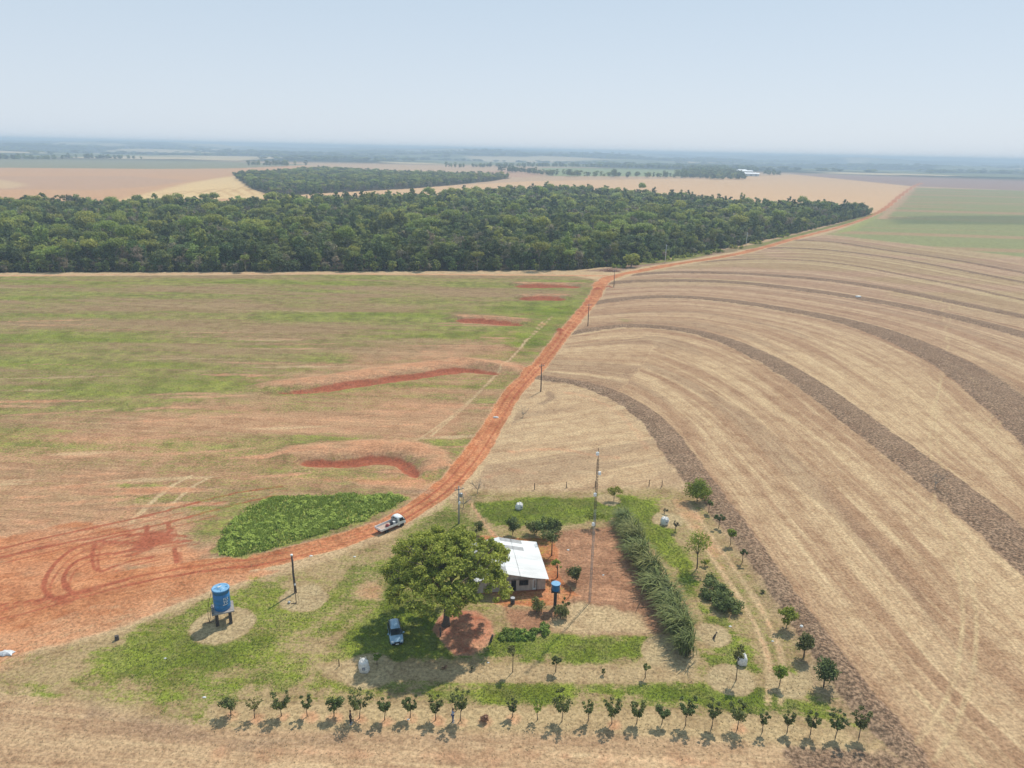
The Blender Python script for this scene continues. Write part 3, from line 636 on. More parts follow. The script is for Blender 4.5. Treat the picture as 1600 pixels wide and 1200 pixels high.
# orchard row along the bottom of the yard
ords = ['first', 'second', 'third', 'fourth', 'fifth', 'sixth', 'seventh', 'eighth', 'ninth', 'tenth', 'eleventh', 'twelfth', 'thirteenth', 'fourteenth', 'fifteenth', 'sixteenth', 'seventeenth', 'eighteenth', 'nineteenth', 'twentieth', 'twenty-first', 'twenty-second', 'twenty-third', 'twenty-fourth', 'twenty-fifth']
def pxm(py): return FPX*(math.sin(PIT)+(py-600)/FPX*math.cos(PIT))/CH      # pixels of the photograph per metre on the ground
ROW = [(361,1118,1087,30,'round'),(398,1122,1093,20,'thin brownish'),(440,1119,1089,27,'wedge shaped'),(480,1119,1091,18,'small'),(522,1119,1089,29,'broad'),(562,1122,1084,38,'large spreading'),(601,1125,1094,20,'sparse'),(641,1121,1091,21,'narrow'),(681,1125,1093,24,'open'),(719,1126,1085,26,'tall leaning'),
 (801,1120,1098,16,'small dark'),(840,1125,1096,17,'thin pale green'),(878,1127,1089,32,'large dense'),(919,1127,1098,18,'compact'),(956,1131,1095,26,'round topped'),(995,1130,1101,25,'low flat topped'),(1034,1131,1101,22,'tidy round'),(1071,1134,1096,27,'ragged tall'),(1112,1137,1100,24,'forked'),(1152,1139,1103,29,'wide bowl shaped'),
 (1191,1144,1113,15,'slender one sided'),(1230,1144,1115,19,'flat crowned'),(1266,1148,1117,22,'uneven'),(1305,1153,1118,26,'leaning two clumped'),(1342,1152,1113,29,'lopsided spreading')]
for i, (x, y, ty, w, adj) in enumerate(ROW):
    s_ = pxm(y); dep = math.radians(17.7)+math.atan((y-25-600)/FPX); h = (y-ty)/(s_*math.cos(dep)); b = gp(x, y)
    mt = L_BRT if i == 11 else L_MID if i == 1 else L_CIT
    tree('citrus_tree', b, h*.95, w/s_*1.05, '%s citrus sapling, %s from the left in the bottom row' % (adj, ords[i]), 'tree', 'citrus trees in the bottom row', mt,
         kc=10 if w > 18 else 7, n=(230 if i in (1, 11) else 800) if w > 18 else (150 if i == 11 else 480), leaf=.14, trunk=.27, vee=i not in (0, 4, 16), seed=i, r0=.05, spars=.42, lop=.3)
# trees on the right side of the yard, the garden and near the house:  x,y base, top y, width, name, label, material, clumps, leaves, trunk share
TR = [
 (1089,784,748,38,'bushy_tree','large dense round green tree at the top right corner of the yard',L_BRT,30,4200,.12),
 (1107,801,781,15,'young_tree','small tree just below the large round tree at the yard corner',L_MID,6,380,.5),
 (1123,825,804,17,'young_tree','small dark tree between two others in the right edge line, second below the round tree',L_CIT,6,420,.45),
 (1141,852,828,22,'young_tree','broad small tree in the right edge line, to the right of the sparse tall tree',L_BRT,7,480,.5),
 (1159.5,880,856,15,'young_tree','narrow dark tree above the long bush in the right edge line',L_CIT,6,380,.45),
 (1089,888,832,50,'sparse_tree','tall sparse tree with open layered branches beside the cane row',L_BRT,15,950,.35),
 (1101,884,873,16,'shrub','low green shrub at the foot of the sparse tall tree',L_BRT,5,200,.2),
 (1193,927,921,12,'shrub','tiny lone shrub on dry ground near the residue strip',L_MID,4,90,.2),
 (1228,983,951,27,'orange_tree','rounded bright green fruit tree, uppermost of the right hand group',L_BRT,10,850,.3),
 (1256,1027,991,29,'orange_tree','fruit tree with a white rag in its crown right of the yard',L_CIT,10,850,.35),
 (1287,1073,1034,36,'orange_tree','biggest fruit tree of the right hand group above the row corner',L_CIT,13,1200,.3),
 (1218,1070,1037,20,'orange_tree','small forked fruit tree inside the tractor track on the right',L_BRT,7,480,.45),
 (1150,1063,1010,26,'slender_tree','slender tree with thin trunk in front of the soiled white bag',L_MID,9,480,.5),
 (959,782,758,23,'young_tree','round young tree on a mown circle near the tall mast',L_BRT,8,560,.35),
 (930,822,796,33,'sparse_tree','wide loose light green tree at the foot of the garden behind the mast',L_BRT,10,420,.4),
 (1055,830,812,14,'shrub','thin leafless looking shrub right of the upper white bag',L_DRY,5,130,.4),
 (1038,803,795,11,'shrub','little dry shrub above the upper white bag',L_DRY,4,100,.3),
 (901,910,881,26,'mango_tree','dark round tree standing in the red garden soil',L_CIT,9,900,.25),
 (801,836,808,21,'mango_tree','dark oval tree behind the house roof',L_CIT,8,800,.2),
 (834,834,813,22,'mango_tree','dark low tree left in the cluster behind the house',L_CIT,8,560,.3),
 (849,840,808,30,'mango_tree','broad dark tree in the middle of the cluster behind the house',L_CIT,10,900,.3),
 (868,836,808,22,'mango_tree','upright dark tree at the right end of the cluster behind the house',L_CIT,8,760,.2),
 (862,868,823,32,'leafy_tree','spreading mid green tree beside the back corner of the roof',L_MID,12,800,.4),
 (871,902,868,20,'banana_plant','bright green broad leaved plant beside the house roof corner',L_BRT,6,380,.3),
 (744,836,812,19,'young_tree','dark green tree partly hidden behind the huge shade tree',L_CIT,7,560,.2),
 (838,956,933,27,'shrub','grey green bush in front of the house wall',L_MID,9,620,.15),
 (883,953,930,13,'shrub','upright narrow shrub beside the small blue tank post',L_CIT,5,360,.1),
 (876,966,947,30,'shrub','low round bush at the foot of the small blue tank post',L_MID,8,760,.05),
 (801,1050,1009,22,'sapling','slender sapling with a thin trunk below the red tree bed',L_MID,7,330,.5),
 (868,1050,1022,20,'sapling','dark sapling on the tan strip right of the slender one',L_CIT,7,400,.4),
 (1008,1059,1037,14,'sapling','small sapling near the lower end of the cane row',L_MID,5,230,.4),
 (943,1054,1046,9,'sapling','tiny seedling on the tan strip between two saplings',L_MID,4,80,.3),
 (737,1048,1040,8,'sapling','tiny brown seedling on red soil below the tree bed',L_DRY,4,60,.3),
 (694,1045,1041,8,'sapling','withered low seedling left of the tiny brown one',L_RED,3,50,.3),
 (589,1038,1020,15,'sapling','bright green sapling beside the white bag below the car',L_BRT,6,300,.35),
 (756,1127,1117,20,'withered_shrub','withered reddish shrub filling a gap in the bottom row',L_RED,7,230,.1),
]
for i, (x, y, ty, w, nm, lb, mt, kc, n, tk) in enumerate(TR):
    s_ = pxm(y); dep = math.radians(17.7)+math.atan((y-25-600)/FPX); b = gp(x, y)
    h = (y-ty)/(s_*math.cos(dep)); 
    if w/s_ > 2.2 and tk < .3: h = max(h*.93, .8)
    if 'mango' in nm or 'orange' in nm: w *= 1.12; n = int(n*1.6); tk *= .7; kc += 5
    tree(nm, b, h, w/s_, lb, 'shrub' if 'shrub' in nm else 'tree', None, mt, kc, int(n*1.0), .17, tk, 100+i, r0=.05 if h < 3.5 or 'slender' in nm or 'sapling' in nm else .09, spars=.45 if n > 500 else .34)
# long clipped mass of bush
b = gp(1122, 938); r = np.random.default_rng(5); root = empty('long_bush', b, 'long dark green bush mass lying below the sparse tall tree', 'bush')
p0 = gp(1098, 912)-b; p1 = gp(1145, 962)-b; cc = []
for q in range(34):
    t = r.random(); p = p0.lerp(p1, t); a = (r.random()-.5)*3.2; cc.append([p.x+a*.8, p.y+a*.5, .5+r.random()*1.5*(1-abs(a)/2.6)])
for nm, m_ in (('crown', leaves_mesh('crown', cc, np.full(34, .75), 5200, .19, L_MID, r)),):
    o = bpy.data.objects.new(nm, m_); C.objects.link(o); o.parent = root
m = MB()
for q in cc[::4]: m.tube([(q[0], q[1], -.1), (q[0]+.1, q[1], q[2])], [.06, .03], 5)
m.build('stems', BARK, root)['kind'] = 'stuff'
# low leafy weeds right of the tree bed
for x, y, w, h, lb in ((822,992,34,.9,'leafy weed clump on the grass right of the red tree bed'), (845,986,30,1.0,'tall bright weed clump below the house bush'), (792,993,26,.8,'low weed clump touching the red tree bed')):
    b = gp(x, y); root = tagk(bpy.data.objects.new('weed_clump', leaves_mesh('weed_clump', [[(random.random()-.5)*w/12.5, (random.random()-.5)*w/14, random.random()*h*.35] for _ in range(14)], np.full(14, .42), 1300, .18, L_WEED)), lb, 'plant'); C.objects.link(root); root.location = b

# the huge shade tree
b = gp(697, 979); r = np.random.default_rng(11)
root = empty('shade_tree', b, 'huge spreading green shade tree beside the house, over the red soil bed', 'tree')
def branch(m, p, d, L, r0, lev, tips):
    pts = [p]; q = p.copy(); dd = d.copy()
    for i in range(4):
        dd = (dd+Vector(r.normal(size=3)*.14)+Vector((0, 0, .05 if lev < 2 else -.02))).normalized(); q = q+dd*L/4; pts.append(q.copy())
    m.tube(pts, list(np.linspace(r0, r0*.5, 5)), 7 if lev < 2 else 5)
    if lev >= 3: tips.append(q); tips.append(pts[2]); return
    for k in range(5 if lev == 0 else 4):
        a = r.random()*6.283; e = (.75 if lev == 0 else .5+.3*r.random()); side = Vector((math.cos(a), math.sin(a), 0))
        nd = (dd*(1-e*.55)+side*e).normalized(); nd.z = max(nd.z, .08); branch(m, pts[4 if k else 3], nd, L*(.75+.2*r.random()), r0*.5, lev+1, tips)
m = MB(); tips = []
m.tube([(0, 0, -.3), (.05, 0, .5), (.1, .1, 2.6), (.2, .1, 4.2)], [.75, .46, .36, .34], 10)
for k in range(6):
    a = k*1.047+.3; branch(m, Vector((.2, .1, 4.0)), Vector((math.cos(a), math.sin(a), .95)).normalized(), 4.1, .26, 1, tips)
branch(m, Vector((.2, .1, 4.1)), Vector((0, .1, 1)), 3.2, .3, 1, tips)
m.build('trunk', BARK, root, True)
tips = np.array([tuple(t) for t in tips]); RX = 8.3
shape = []
for t in tips:
    q = math.hypot(t[0], t[1]); 
    if q > RX: t = t*np.array([RX/q, RX/q, 1])
    shape.append(t)
shape = np.array(shape)
k = 640; a = r.random(k)*6.283; q = np.sqrt(r.random(k)); lob = 1+.10*np.sin(a*3+1)+.06*np.sin(a*7)
cx_ = .35+np.cos(a)*q*8.7*lob; cy_ = .9+np.sin(a)*q*8.2*lob; top = 12.2-5.0*q**2.4 + .9*(fbm(cx_/2.3+20, cy_/2.3+20, 5, 2)-.5)*2
cz_ = top-r.random(k)**2*2.6*(1-q*.4)
extra_c = np.stack([cx_, cy_, np.maximum(cz_, 4.6)], 1)
allc = np.vstack([shape[r.random(len(shape)) < .45], extra_c]); rad = .38+.5*r.random(len(allc))
# thin out gaps where the sky side shows the limbs
keep = fbm(allc[:, 0]/.95+40, allc[:, 1]/.95+40, 17, 2) > .40; keep &= ~((allc[:, 1] < -2.5) & (allc[:, 2] < 6.2) & (np.abs(allc[:, 0]) < 4.5)); 
_d = allc+np.array([b.x, b.y, b.z])-np.array([0, 0, CH]); _px = 800+FPX*(_d@rt)/(_d@fw); _py = 600-FPX*(_d@up)/(_d@fw)
keep &= _px < 790+6*np.sin(_py/9)     # the crown ends short of the sunny part of the roof
allc = allc[keep]; rad = rad[keep]
o = bpy.data.objects.new('crown', leaves_mesh('crown', allc, rad, 60000, .19, L_BIG, r, .7)); C.objects.link(o); o.parent = root

# ------------------------------------------------------------ leafless trees
def bare_tree(x, y, h, lb, spread=.6, n=9):
    r = np.random.default_rng(int(x)); root = empty('bare_tree', gp(x, y), lb, 'tree'); m = MB(); m.tube([(0, 0, -.1), (.05, 0, h*.3)], [.07, .05], 6)
    m.build('trunk', BARK_PALE, root)
    m = MB()
    for _ in range(n):
        a = r.random()*6.28; e = Vector((math.cos(a)*spread*h*.5, math.sin(a)*spread*h*.5, h*(.7+.3*r.random()))); s0 = Vector((.05, 0, h*.28)); mid = s0.lerp(e, .5)
        m.tube([s0, mid, e], [.035, .02, .01], 4)
        for __ in range(4):
            m.tube([mid.lerp(e, r.random()), e+Vector(r.normal(size=3)*.22*h)], [.015, .006], 3)
    m.build('twigs', BARK_PALE, root)
bare_tree(746, 771, 2.6, 'bare leafless tree on the dry strip right of the road', .9, 12); bare_tree(724, 793, 2.2, 'bare twiggy bush beside the utility pole with transformer', 1.3, 14)
bare_tree(817, 652, 2.2, 'bare twiggy bush on the field edge beside the road', 1.3, 12); bare_tree(1460, 765, 3.0, 'lone bare tree out on the dark residue band', .9, 9)

# ------------------------------------------------------------ tall cane row
L_CANE = leaf_mat('cane_leaf', (.045, .06, .016), (.32, .34, .10), .15, .35)
def cane_mesh(nb, h, seed):
    r = np.random.default_rng(seed); V = []; Fc = []; T_ = []
    for i in range(nb):
        bx_, by_ = r.normal(size=2)*.55; a = r.normal()*.9+math.pi*.95; L = h*(.55+.5*r.random()); w = .045+.045*r.random(); tl = .45+.75*r.random()
        if r.random() < .3: a = r.random()*6.28
        d = np.array([math.cos(a), math.sin(a)]); sd = np.array([-d[1], d[0]]); z0 = r.random()*h*.42; tint = r.random()
        for k in range(5):
            t = k/4; out_ = tl*L*t**1.6*.75; z = z0+L*(t-.42*t**2.6*(.5+tl)); ww = w*(1.0 if k else .6)*(1-t**3)+.004
            c = np.array([bx_, by_])+d*out_; V.append((*(c+sd*ww), z)); V.append((*(c-sd*ww), z)); T_ += [tint*.7+.3*t]*2
            if k: q = len(V)-4; Fc.append((q, q+1, q+3, q+2))
    me = np_mesh('leaves', V, Fc, True); a_ = me.attributes.new('tint', 'FLOAT', 'POINT'); a_.data.foreach_set('value', np.array(T_, np.float32)); me.materials.append(L_CANE); return me
CM = [cane_mesh(260, 3.7, q) for q in range(5)]
SM = []
for q in range(3):
    m = MB(); r = np.random.default_rng(q)
    for _ in range(22):
        x, y = r.normal(size=2)*.45; m.tube([(x, y, -.1), (x-.25, y, 1.0), (x-.6, y, 1.9)], [.03, .028, .015], 4)
    SM.append(m.mesh('stalks', plain('cane_stalk', (.20, .20, .10), .8, .3, 8)))
cane = smooth_pts(np.array([gp(*p)[:2] for p in [(975,812),(985,832),(995,865),(1008,890),(1024,915),(1040,945),(1052,970),(1062,1000),(1070,1032)]]), 1)
cl = np.concatenate([[0], np.cumsum(np.linalg.norm(np.diff(cane, axis=0), axis=1))]); ncl = 24
for i in range(ncl):
    s_ = cl[-1]*(i+.3)/ncl; x = np.interp(s_, cl, cane[:, 0])+random.uniform(-.45, .45); y = np.interp(s_, cl, cane[:, 1])
    e = empty('cane_clump', (x, y, H(x, y)), '%s cane clump from the upper end of the slanting row right of the garden' % ords[i], 'cane plant', 'cane clumps in the slanting row', random.uniform(-.35, .35))
    e.scale = [random.uniform(.72, 1.25)]*2+[random.uniform(.62, 1.2)]
    for nm, me in (('leaves', CM[i % 5]), ('stalks', SM[i % 3])):
        o = bpy.data.objects.new(nm, me); C.objects.link(o); o.parent = e

# ------------------------------------------------------------ forest
F_DK = leaf_mat('forest_dark_leaf', (.055, .082, .024), (.19, .235, .065), .9, .35)
F_MD = leaf_mat('forest_leaf', (.11, .145, .026), (.33, .36, .085), .9, .38)
F_YL = leaf_mat('forest_yellow_leaf', (.16, .20, .03), (.44, .46, .09), .5, .4)
F_BR = leaf_mat('forest_brown_leaf', (.17, .14, .08), (.40, .33, .20), .5, .3)
kinds = [('dense dark green tree', F_DK, 0), ('full green tree', F_MD, 0), ('yellow green umbrella topped tree', F_YL, 1), ('brownish half bare tree', F_BR, 0), ('tall lumpy green tree', F_MD, 2), ('dark creeper hung tree', F_DK, 2)]
protos = []
for ki, (lb, mt, shp) in enumerate(kinds):
    for v in range(3):
        r = np.random.default_rng(ki*10+v)
        hh = {0: 12, 1: 14.5, 2: 15}[shp]*(.9+.25*r.random()); w = {0: 4.5, 1: 6.6, 2: 3.6}[shp]*(.85+.3*r.random()); rz = {0: 3.9, 1: 1.9, 2: 5.6}[shp]
        c, rad = crown_clumps(w*.8, w*.8, rz*.85, 20 if shp != 1 else 24, w*.34, r, flat=1 if shp == 1 else 0, hollow=.5); c[:, 2] += hh-rz
        if shp != 1: c2, rad2 = crown_clumps(w*.65, w*.65, 2.5, 8, w*.32, r); c2[:, 2] += 3.5+hh*.1; c = np.vstack([c, c2]); rad = np.concatenate([rad, rad2])
        me = leaves_mesh('crown', c, rad, 1300 if ki != 3 else 800, .62 if ki != 3 else .5, mt, r, .8, 1.25)
        tm = trunk_mb(hh-rz*.3, .26, [tuple(q) for q in c[:6]], r, .12, .5).mesh('trunk', BARK_PALE if ki in (3, 2) else BARK, True)
        lo = leaves_mesh('crown_far', c, rad, 420, 1.1, mt, r, .8, 1.2)
        protos.append((ki, lb, me, tm, lo))
fp = A2(FOREST); fp_x0, fp_y0 = fp.min(0); fp_x1, fp_y1 = fp.max(0)
def scatter(poly, step, seed, jit=.45):
    a, b_ = poly.min(0), poly.max(0); r = np.random.default_rng(seed)
    X, Y = np.meshgrid(np.arange(a[0], b_[0], step), np.arange(a[1], b_[1], step)); X = X+r.normal(size=X.shape)*step*jit; Y = Y+r.normal(size=Y.shape)*step*jit
    X, Y = X.ravel(), Y.ravel(); m = inpoly(X, Y, poly); return X[m], Y[m], r
X, Y, r = scatter(fp, 5.9, 3)
vis = np.abs(X) < Y*.86; X, Y = X[vis], Y[vis]
q = np.vstack([fp, fp[:1]]); front = fp[:13]
ed, _, _, _ = polyline(X, Y, front)
sel = np.argsort(ed+.0*Y+np.maximum(0, (np.abs(X)-Y*.70))*3+np.maximum(0, Y-650)*.05)
first = sel[:300]; rest = sel[300:]
clus = fbm(X/35, Y/35, 201, 2); rk = r.random(len(X))
def kind_of(i):
    t = rk[i]; c = clus[i]
    if c > .53: return int(np.searchsorted([.2, .46, .60, .86, .95], t))
    if c < .42: return int(np.searchsorted([.4, .6, .64, .70, .80], t))
    return int(np.searchsorted([.3, .56, .64, .80, .91], t))
for i in first:
    ki, lb, me, tm, lo = protos[kind_of(i)*3 + int(r.integers(3))]
    e = empty('forest_tree', (X[i], Y[i], H(X[i], Y[i])-.1), lb+' on the near edge of the forest', 'tree', lb+'s on the forest edge', r.random()*6.28)
    s_ = .5+.6*r.random(); s_ *= .8 if ed[i] < 7 else 1; e.scale = (s_*(.9+.2*r.random()), s_*(.9+.2*r.random()), s_*(.85+.35*r.random()))
    for nm, m_ in (('crown', me), ('trunk', tm)):
        o = bpy.data.objects.new(nm, m_); C.objects.link(o); o.parent = e
def inst_cloud(name, label, X, Y, Z, kid, rot, scl, meshes):
    """one object: tree crowns set on points by geometry nodes"""
    col = bpy.data.collections.new(name+'_kinds')
    for j, me in enumerate(meshes):
        o = bpy.data.objects.new('%s_kind_%02d' % (name, j), me); col.objects.link(o)
    me = bpy.data.meshes.new(name); me.vertices.add(len(X)); me.vertices.foreach_set('co', np.stack([X, Y, Z], 1).astype(np.float32).ravel())
    for an, ty, arr, fld in (('kid', 'INT', kid.astype(np.int32), 'value'), ('rotz', 'FLOAT_VECTOR', np.stack([rot*0, rot*0, rot], 1).astype(np.float32).ravel(), 'vector'), ('scl', 'FLOAT_VECTOR', scl.astype(np.float32).ravel(), 'vector')):
        a = me.attributes.new(an, ty, 'POINT'); a.data.foreach_set(fld, arr)
    o = bpy.data.objects.new(name, me); C.objects.link(o); tagk(o, label, kind='stuff')
    ng = bpy.data.node_groups.new(name, 'GeometryNodeTree'); ng.interface.new_socket('Geometry', in_out='INPUT', socket_type='NodeSocketGeometry'); ng.interface.new_socket('Geometry', in_out='OUTPUT', socket_type='NodeSocketGeometry')
    N_ = ng.nodes; gi = N_.new('NodeGroupInput'); go = N_.new('NodeGroupOutput'); ip = N_.new('GeometryNodeInstanceOnPoints'); ci = N_.new('GeometryNodeCollectionInfo')
    ci.inputs['Collection'].default_value = col; ci.inputs['Separate Children'].default_value = True; ci.inputs['Reset Children'].default_value = True
    ip.inputs['Pick Instance'].default_value = True
    def na(nm, ty):
        n = N_.new('GeometryNodeInputNamedAttribute'); n.data_type = ty; n.inputs['Name'].default_value = nm; return n.outputs['Attribute']
    ng.links.new(gi.outputs[0], ip.inputs['Points']); ng.links.new(ci.outputs[0], ip.inputs['Instance']); ng.links.new(na('kid', 'INT'), ip.inputs['Instance Index'])
    ng.links.new(na('rotz', 'FLOAT_VECTOR'), ip.inputs['Rotation']); ng.links.new(na('scl', 'FLOAT_VECTOR'), ip.inputs['Scale']); ng.links.new(ip.outputs[0], go.inputs[0])
    md = o.modifiers.new('trees', 'NODES'); md.node_group = ng; return o
Zr = height(X[rest], Y[rest]); kk = np.array([kind_of(i) for i in rest])*3 + r.integers(0, 3, len(rest)); ss = (.58+.55*r.random(len(rest)))[:, None]*np.array([1, 1, 1.0])*(1+.12*r.normal(size=(len(rest), 3)))
nearm = Y[rest] < 620
inst_cloud('forest_mass', 'broad belt of mixed green forest behind its front trees', X[rest][nearm], Y[rest][nearm], Zr[nearm], kk[nearm], r.random(nearm.sum())*6.28, ss[nearm], [p[2] for p in protos])
inst_cloud('forest_back', 'blue green back part of the forest belt', X[rest][~nearm], Y[rest][~nearm], Zr[~nearm], kk[~nearm], r.random((~nearm).sum())*6.28, ss[~nearm], [p[4] for p in protos])
ux, uy = [], []
pf = A2([(-60,427.5),(0,426.5),(300,425.5),(600,424.5),(900,422.5),(960,417),(1010,410),(1100,395),(1200,375),(1300,351),(1362,334)])
for i in range(len(pf)-1):
    n_ = int(np.linalg.norm(pf[i+1]-pf[i])/1.7); t = r.random(n_)[:, None]; c = pf[i]+(pf[i+1]-pf[i])*t; ux += list(c[:, 0]+r.normal(size=n_)*1.0); uy += list(c[:, 1]+2+abs(r.normal(size=n_))*3)
ux, uy = np.array(ux), np.array(uy); n4 = len(ux)
inst_cloud('forest_undergrowth', 'low bushes and creepers closing the foot of the forest edge', ux, uy, height(ux, uy)-1.0, r.choice([0, 1, 2, 3, 4, 5, 9, 12], n4), r.random(n4)*6.28, (.30+.25*r.random(n4))[:, None]*np.ones((1, 3)), [p[4] for p in protos])
X2, Y2, r = scatter(A2(FOREST2), 11, 5); n2 = len(X2)
inst_cloud('second_forest', 'blue hazed second forest block beyond the main forest', X2, Y2, height(X2, Y2), r.choice(18, n2), r.random(n2)*6.28, (.7+.35*r.random(n2))[:, None]*np.array([[1.1, 1.1, .8]]), [p[4] for p in protos])
# far tree lines and woods
LX, LY = [], []
for pts, w, st in (([(-60,249),(40,249),(92,249)], 22, 16), ([(100,247),(160,247.5),(210,248)], 14, 16), ([(400,259),(480,260)], 10, 18), ([(860,275),(920,276),(1000,277),(1060,278)], 22, 16), ([(790,268),(860,274)], 12, 18), ([(980,262),(1060,263),(1090,265)], 16, 18), ([(700,262),(860,260),(950,261)], 14, 22), ([(1195,273),(1210,274)], 10, 16)):
    p = A2(pts)
    for i in range(len(p)-1):
        n_ = int(np.linalg.norm(p[i+1]-p[i])/st*3)+1; t = r.random(n_)[:, None]; c = p[i]+(p[i+1]-p[i])*t; LX += list(c[:, 0]+r.normal(size=n_)*w); LY += list(c[:, 1]+r.normal(size=n_)*w)
wx, wy, r = scatter(A2([(1050,277),(1075,270),(1100,264),(1130,263),(1148,270),(1165,281),(1120,281)]), 16, 8); LX += list(wx); LY += list(wy)
wx, wy, r = scatter(A2([(1150,262.5),(1175,263),(1188,268),(1160,268)]), 18, 8); LX += list(wx); LY += list(wy)
LX, LY = np.array(LX), np.array(LY); n3 = len(LX)
inst_cloud('far_woods', 'dark blue tree lines and small woods on the distant fields', LX, LY, height(LX, LY), r.choice([0, 1, 2, 3, 4, 5, 12, 13, 15], n3), r.random(n3)*6.28, (.8+.5*r.random(n3))[:, None]*np.array([[1.3, 1.3, 1.]]), [p[4] for p in protos])
hx, hy, r = scatter(np.array([[-6500, 3300], [6500, 3300], [7600, 8200], [-7600, 8200]]), 95, 44)
wm_ = (fbm(hx/800, hy/520, 21, 4) > .47) & (np.abs(hx) < hy*.82) & (np.hypot(hx, hy) > 3300); hx, hy = hx[wm_], hy[wm_]; n5 = len(hx)
inst_cloud('hill_woods', 'bluish woods covering the far hills', hx, hy, height(hx, hy)-2, r.choice([0, 1, 2, 3, 4, 5], n5), r.random(n5)*6.28, np.stack([4+3*r.random(n5), 3+2*r.random(n5), 1.0+.6*r.random(n5)], 1), [p[4] for p in protos])
# bushes along the foot of the forest on the right
vx = [(965,418),(990,414),(1015,410),(1045,406),(1062,403),(1080,401),(1100,397),(1120,394),(1150,388),(1180,381),(1215,371),(1225,369)]
for i, (x, y) in enumerate(vx):
    b = gp(x, y); o = bpy.data.objects.new('edge_bush', leaves_mesh('edge_bush', [[random.uniform(-4, 4), random.uniform(-1.5, 1.5), random.uniform(.3, 1.8)] for _ in range(12)], np.full(12, 1.2), 420, .5, L_BRT)); C.objects.link(o); o.location = b
    tagk(o, 'pale green bush in the strip between forest foot and road verge', 'bush', 'pale bushes along the forest foot')
b = gp(986, 417); s_ = 3.0
tree('round_tree', b, 8.5, 8.5, 'lone olive brown round tree standing out before the forest corner', 'tree', None, F_YL, 16, 900, .6, .3, 7, .3)
# cut branches heap at the junction
r = np.random.default_rng(4); b = gp(950, 424); m = MB()
for _ in range(70):
    p = Vector((r.normal()*2.6, r.normal()*1.2, abs(r.normal())*.6)); d = Vector(r.normal(size=3)).normalized(); d.z *= .3; m.tube([p-d*1.5, p+d*1.5], [.09, .05], 4)
tagk(m.build('brush_pile', plain('dead_wood', lin(190, 140, 120, .7), .9, .4, 3), loc=b), 'heap of reddish cut branches at the road junction by the forest', 'brush pile')

# ------------------------------------------------------------ grass and residue relief
def tufts(name, label, n, area, prob, size, mat, seed, hgt=1.0, nb=3):
    r = np.random.default_rng(seed); p = A2(area); a, b_ = p.min(0), p.max(0)
    x = r.uniform(a[0], b_[0], n*4); y = r.uniform(a[1], b_[1], n*4); m = inpoly(x, y, p); x, y = x[m], y[m]
    pr = prob(x, y); k = r.random(len(x)) < pr; x, y = x[k][:n], y[k][:n]; z = height(x, y); n = len(x)
    V = []; 
    for j in range(nb):
        an = r.random(n)*6.283; s_ = size*(.5+r.random(n)); le = r.normal(size=(n, 2))*.35*s_[:, None]; o1 = r.normal(size=(n, 2))*size*.5
        bx_ = x+o1[:, 0]; by_ = y+o1[:, 1]; dx, dy = np.cos(an)*s_*.35, np.sin(an)*s_*.35
        V.append(np.stack([np.stack([bx_-dx, by_-dy, z-.02], 1), np.stack([bx_+dx, by_+dy, z-.02], 1), np.stack([bx_+le[:, 0], by_+le[:, 1], z+s_*hgt], 1)], 1))
    V = np.concatenate(V).reshape(-1, 3); me = np_mesh(name, V, np.arange(len(V)).reshape(-1, 3), False)
    t_ = me.attributes.new('tint', 'FLOAT', 'POINT'); t_.data.foreach_set('value', np.repeat(r.random(len(V)//3), 3).astype(np.float32)); me.materials.append(mat)
    o = bpy.data.objects.new(name, me); C.objects.link(o); tagk(o, label, kind='stuff')
gi_t = th_; 
def samp(arr):
    A_ = arr.reshape(NR, NTH)
    def fn(x, y):
        t = np.arctan2(x, y); rr2 = np.hypot(x, y); i = np.clip(np.searchsorted(r_, rr2), 1, NR-1); j = np.clip(np.searchsorted(th_, t), 1, NTH-1); return A_[i, j]
    return fn
g_f, d_f, y_f, w_f = samp(masks[:, 0]), samp(masks[:, 2]), samp(yard), samp(weed)
G_GR = leaf_mat('grass_blade', S(122, 142, 58), S(168, 176, 92), 0, .15, True); G_WD = leaf_mat('weed_blade', S(112, 146, 44), S(206, 220, 96), 0, .2, True)
G_RS = leaf_mat('residue_stalk', S(110, 92, 82), S(200, 174, 156), 0, .0, True); G_DR = leaf_mat('dry_grass_blade', S(170, 145, 100), S(226, 200, 152), 0, .05, True)
FULL = [(-50,1195),(1450,1195),(1400,1130),(1130,760),(700,752),(0,1000)]
tufts('grass', 'short green grass growing over the farmyard', 60000, FULL, lambda x, y: np.clip(g_f(x, y)-.38, 0, 1)*1.8*y_f(x, y), .10, G_GR, 31)
tufts('dry_grass', 'dry straw coloured grass over the farmyard and its margins', 20000, FULL, lambda x, y: np.clip(.75-g_f(x, y), 0, 1)*.5, .09, G_DR, 32)
tufts('tall_weeds', 'thick green weeds filling the patch inside the road bend', 22000, PATCH, lambda x, y: (.15+.85*(fbm(x/2.6, y/2.6, 61, 3) > .49))*w_f(x, y), .30, G_WD, 33, .8)
wx, wy, r = scatter(A2(PATCH), 1.15, 12); kp = (fbm(wx/4, wy/4, 67, 2) > .43) & (w_f(wx, wy) > .7) & (fbm(wx/1.5, wy/1.5, 68, 2) > .36); wx, wy = wx[kp], wy[kp]; cc = np.stack([wx, wy, height(wx, wy)+.02+.22*fbm(wx/2.5, wy/2.5, 66, 2)], 1)
o = bpy.data.objects.new('broadleaf_weeds', leaves_mesh('broadleaf_weeds', cc, .35+.35*r.random(len(cc)), 17000, .17, leaf_mat('weed_leaf', (.20, .29, .045), (.52, .60, .12), 0, .4, True), r, 1.2)); C.objects.link(o); tagk(o, 'leafy green weeds mixed into the thick patch inside the road bend', kind='stuff')
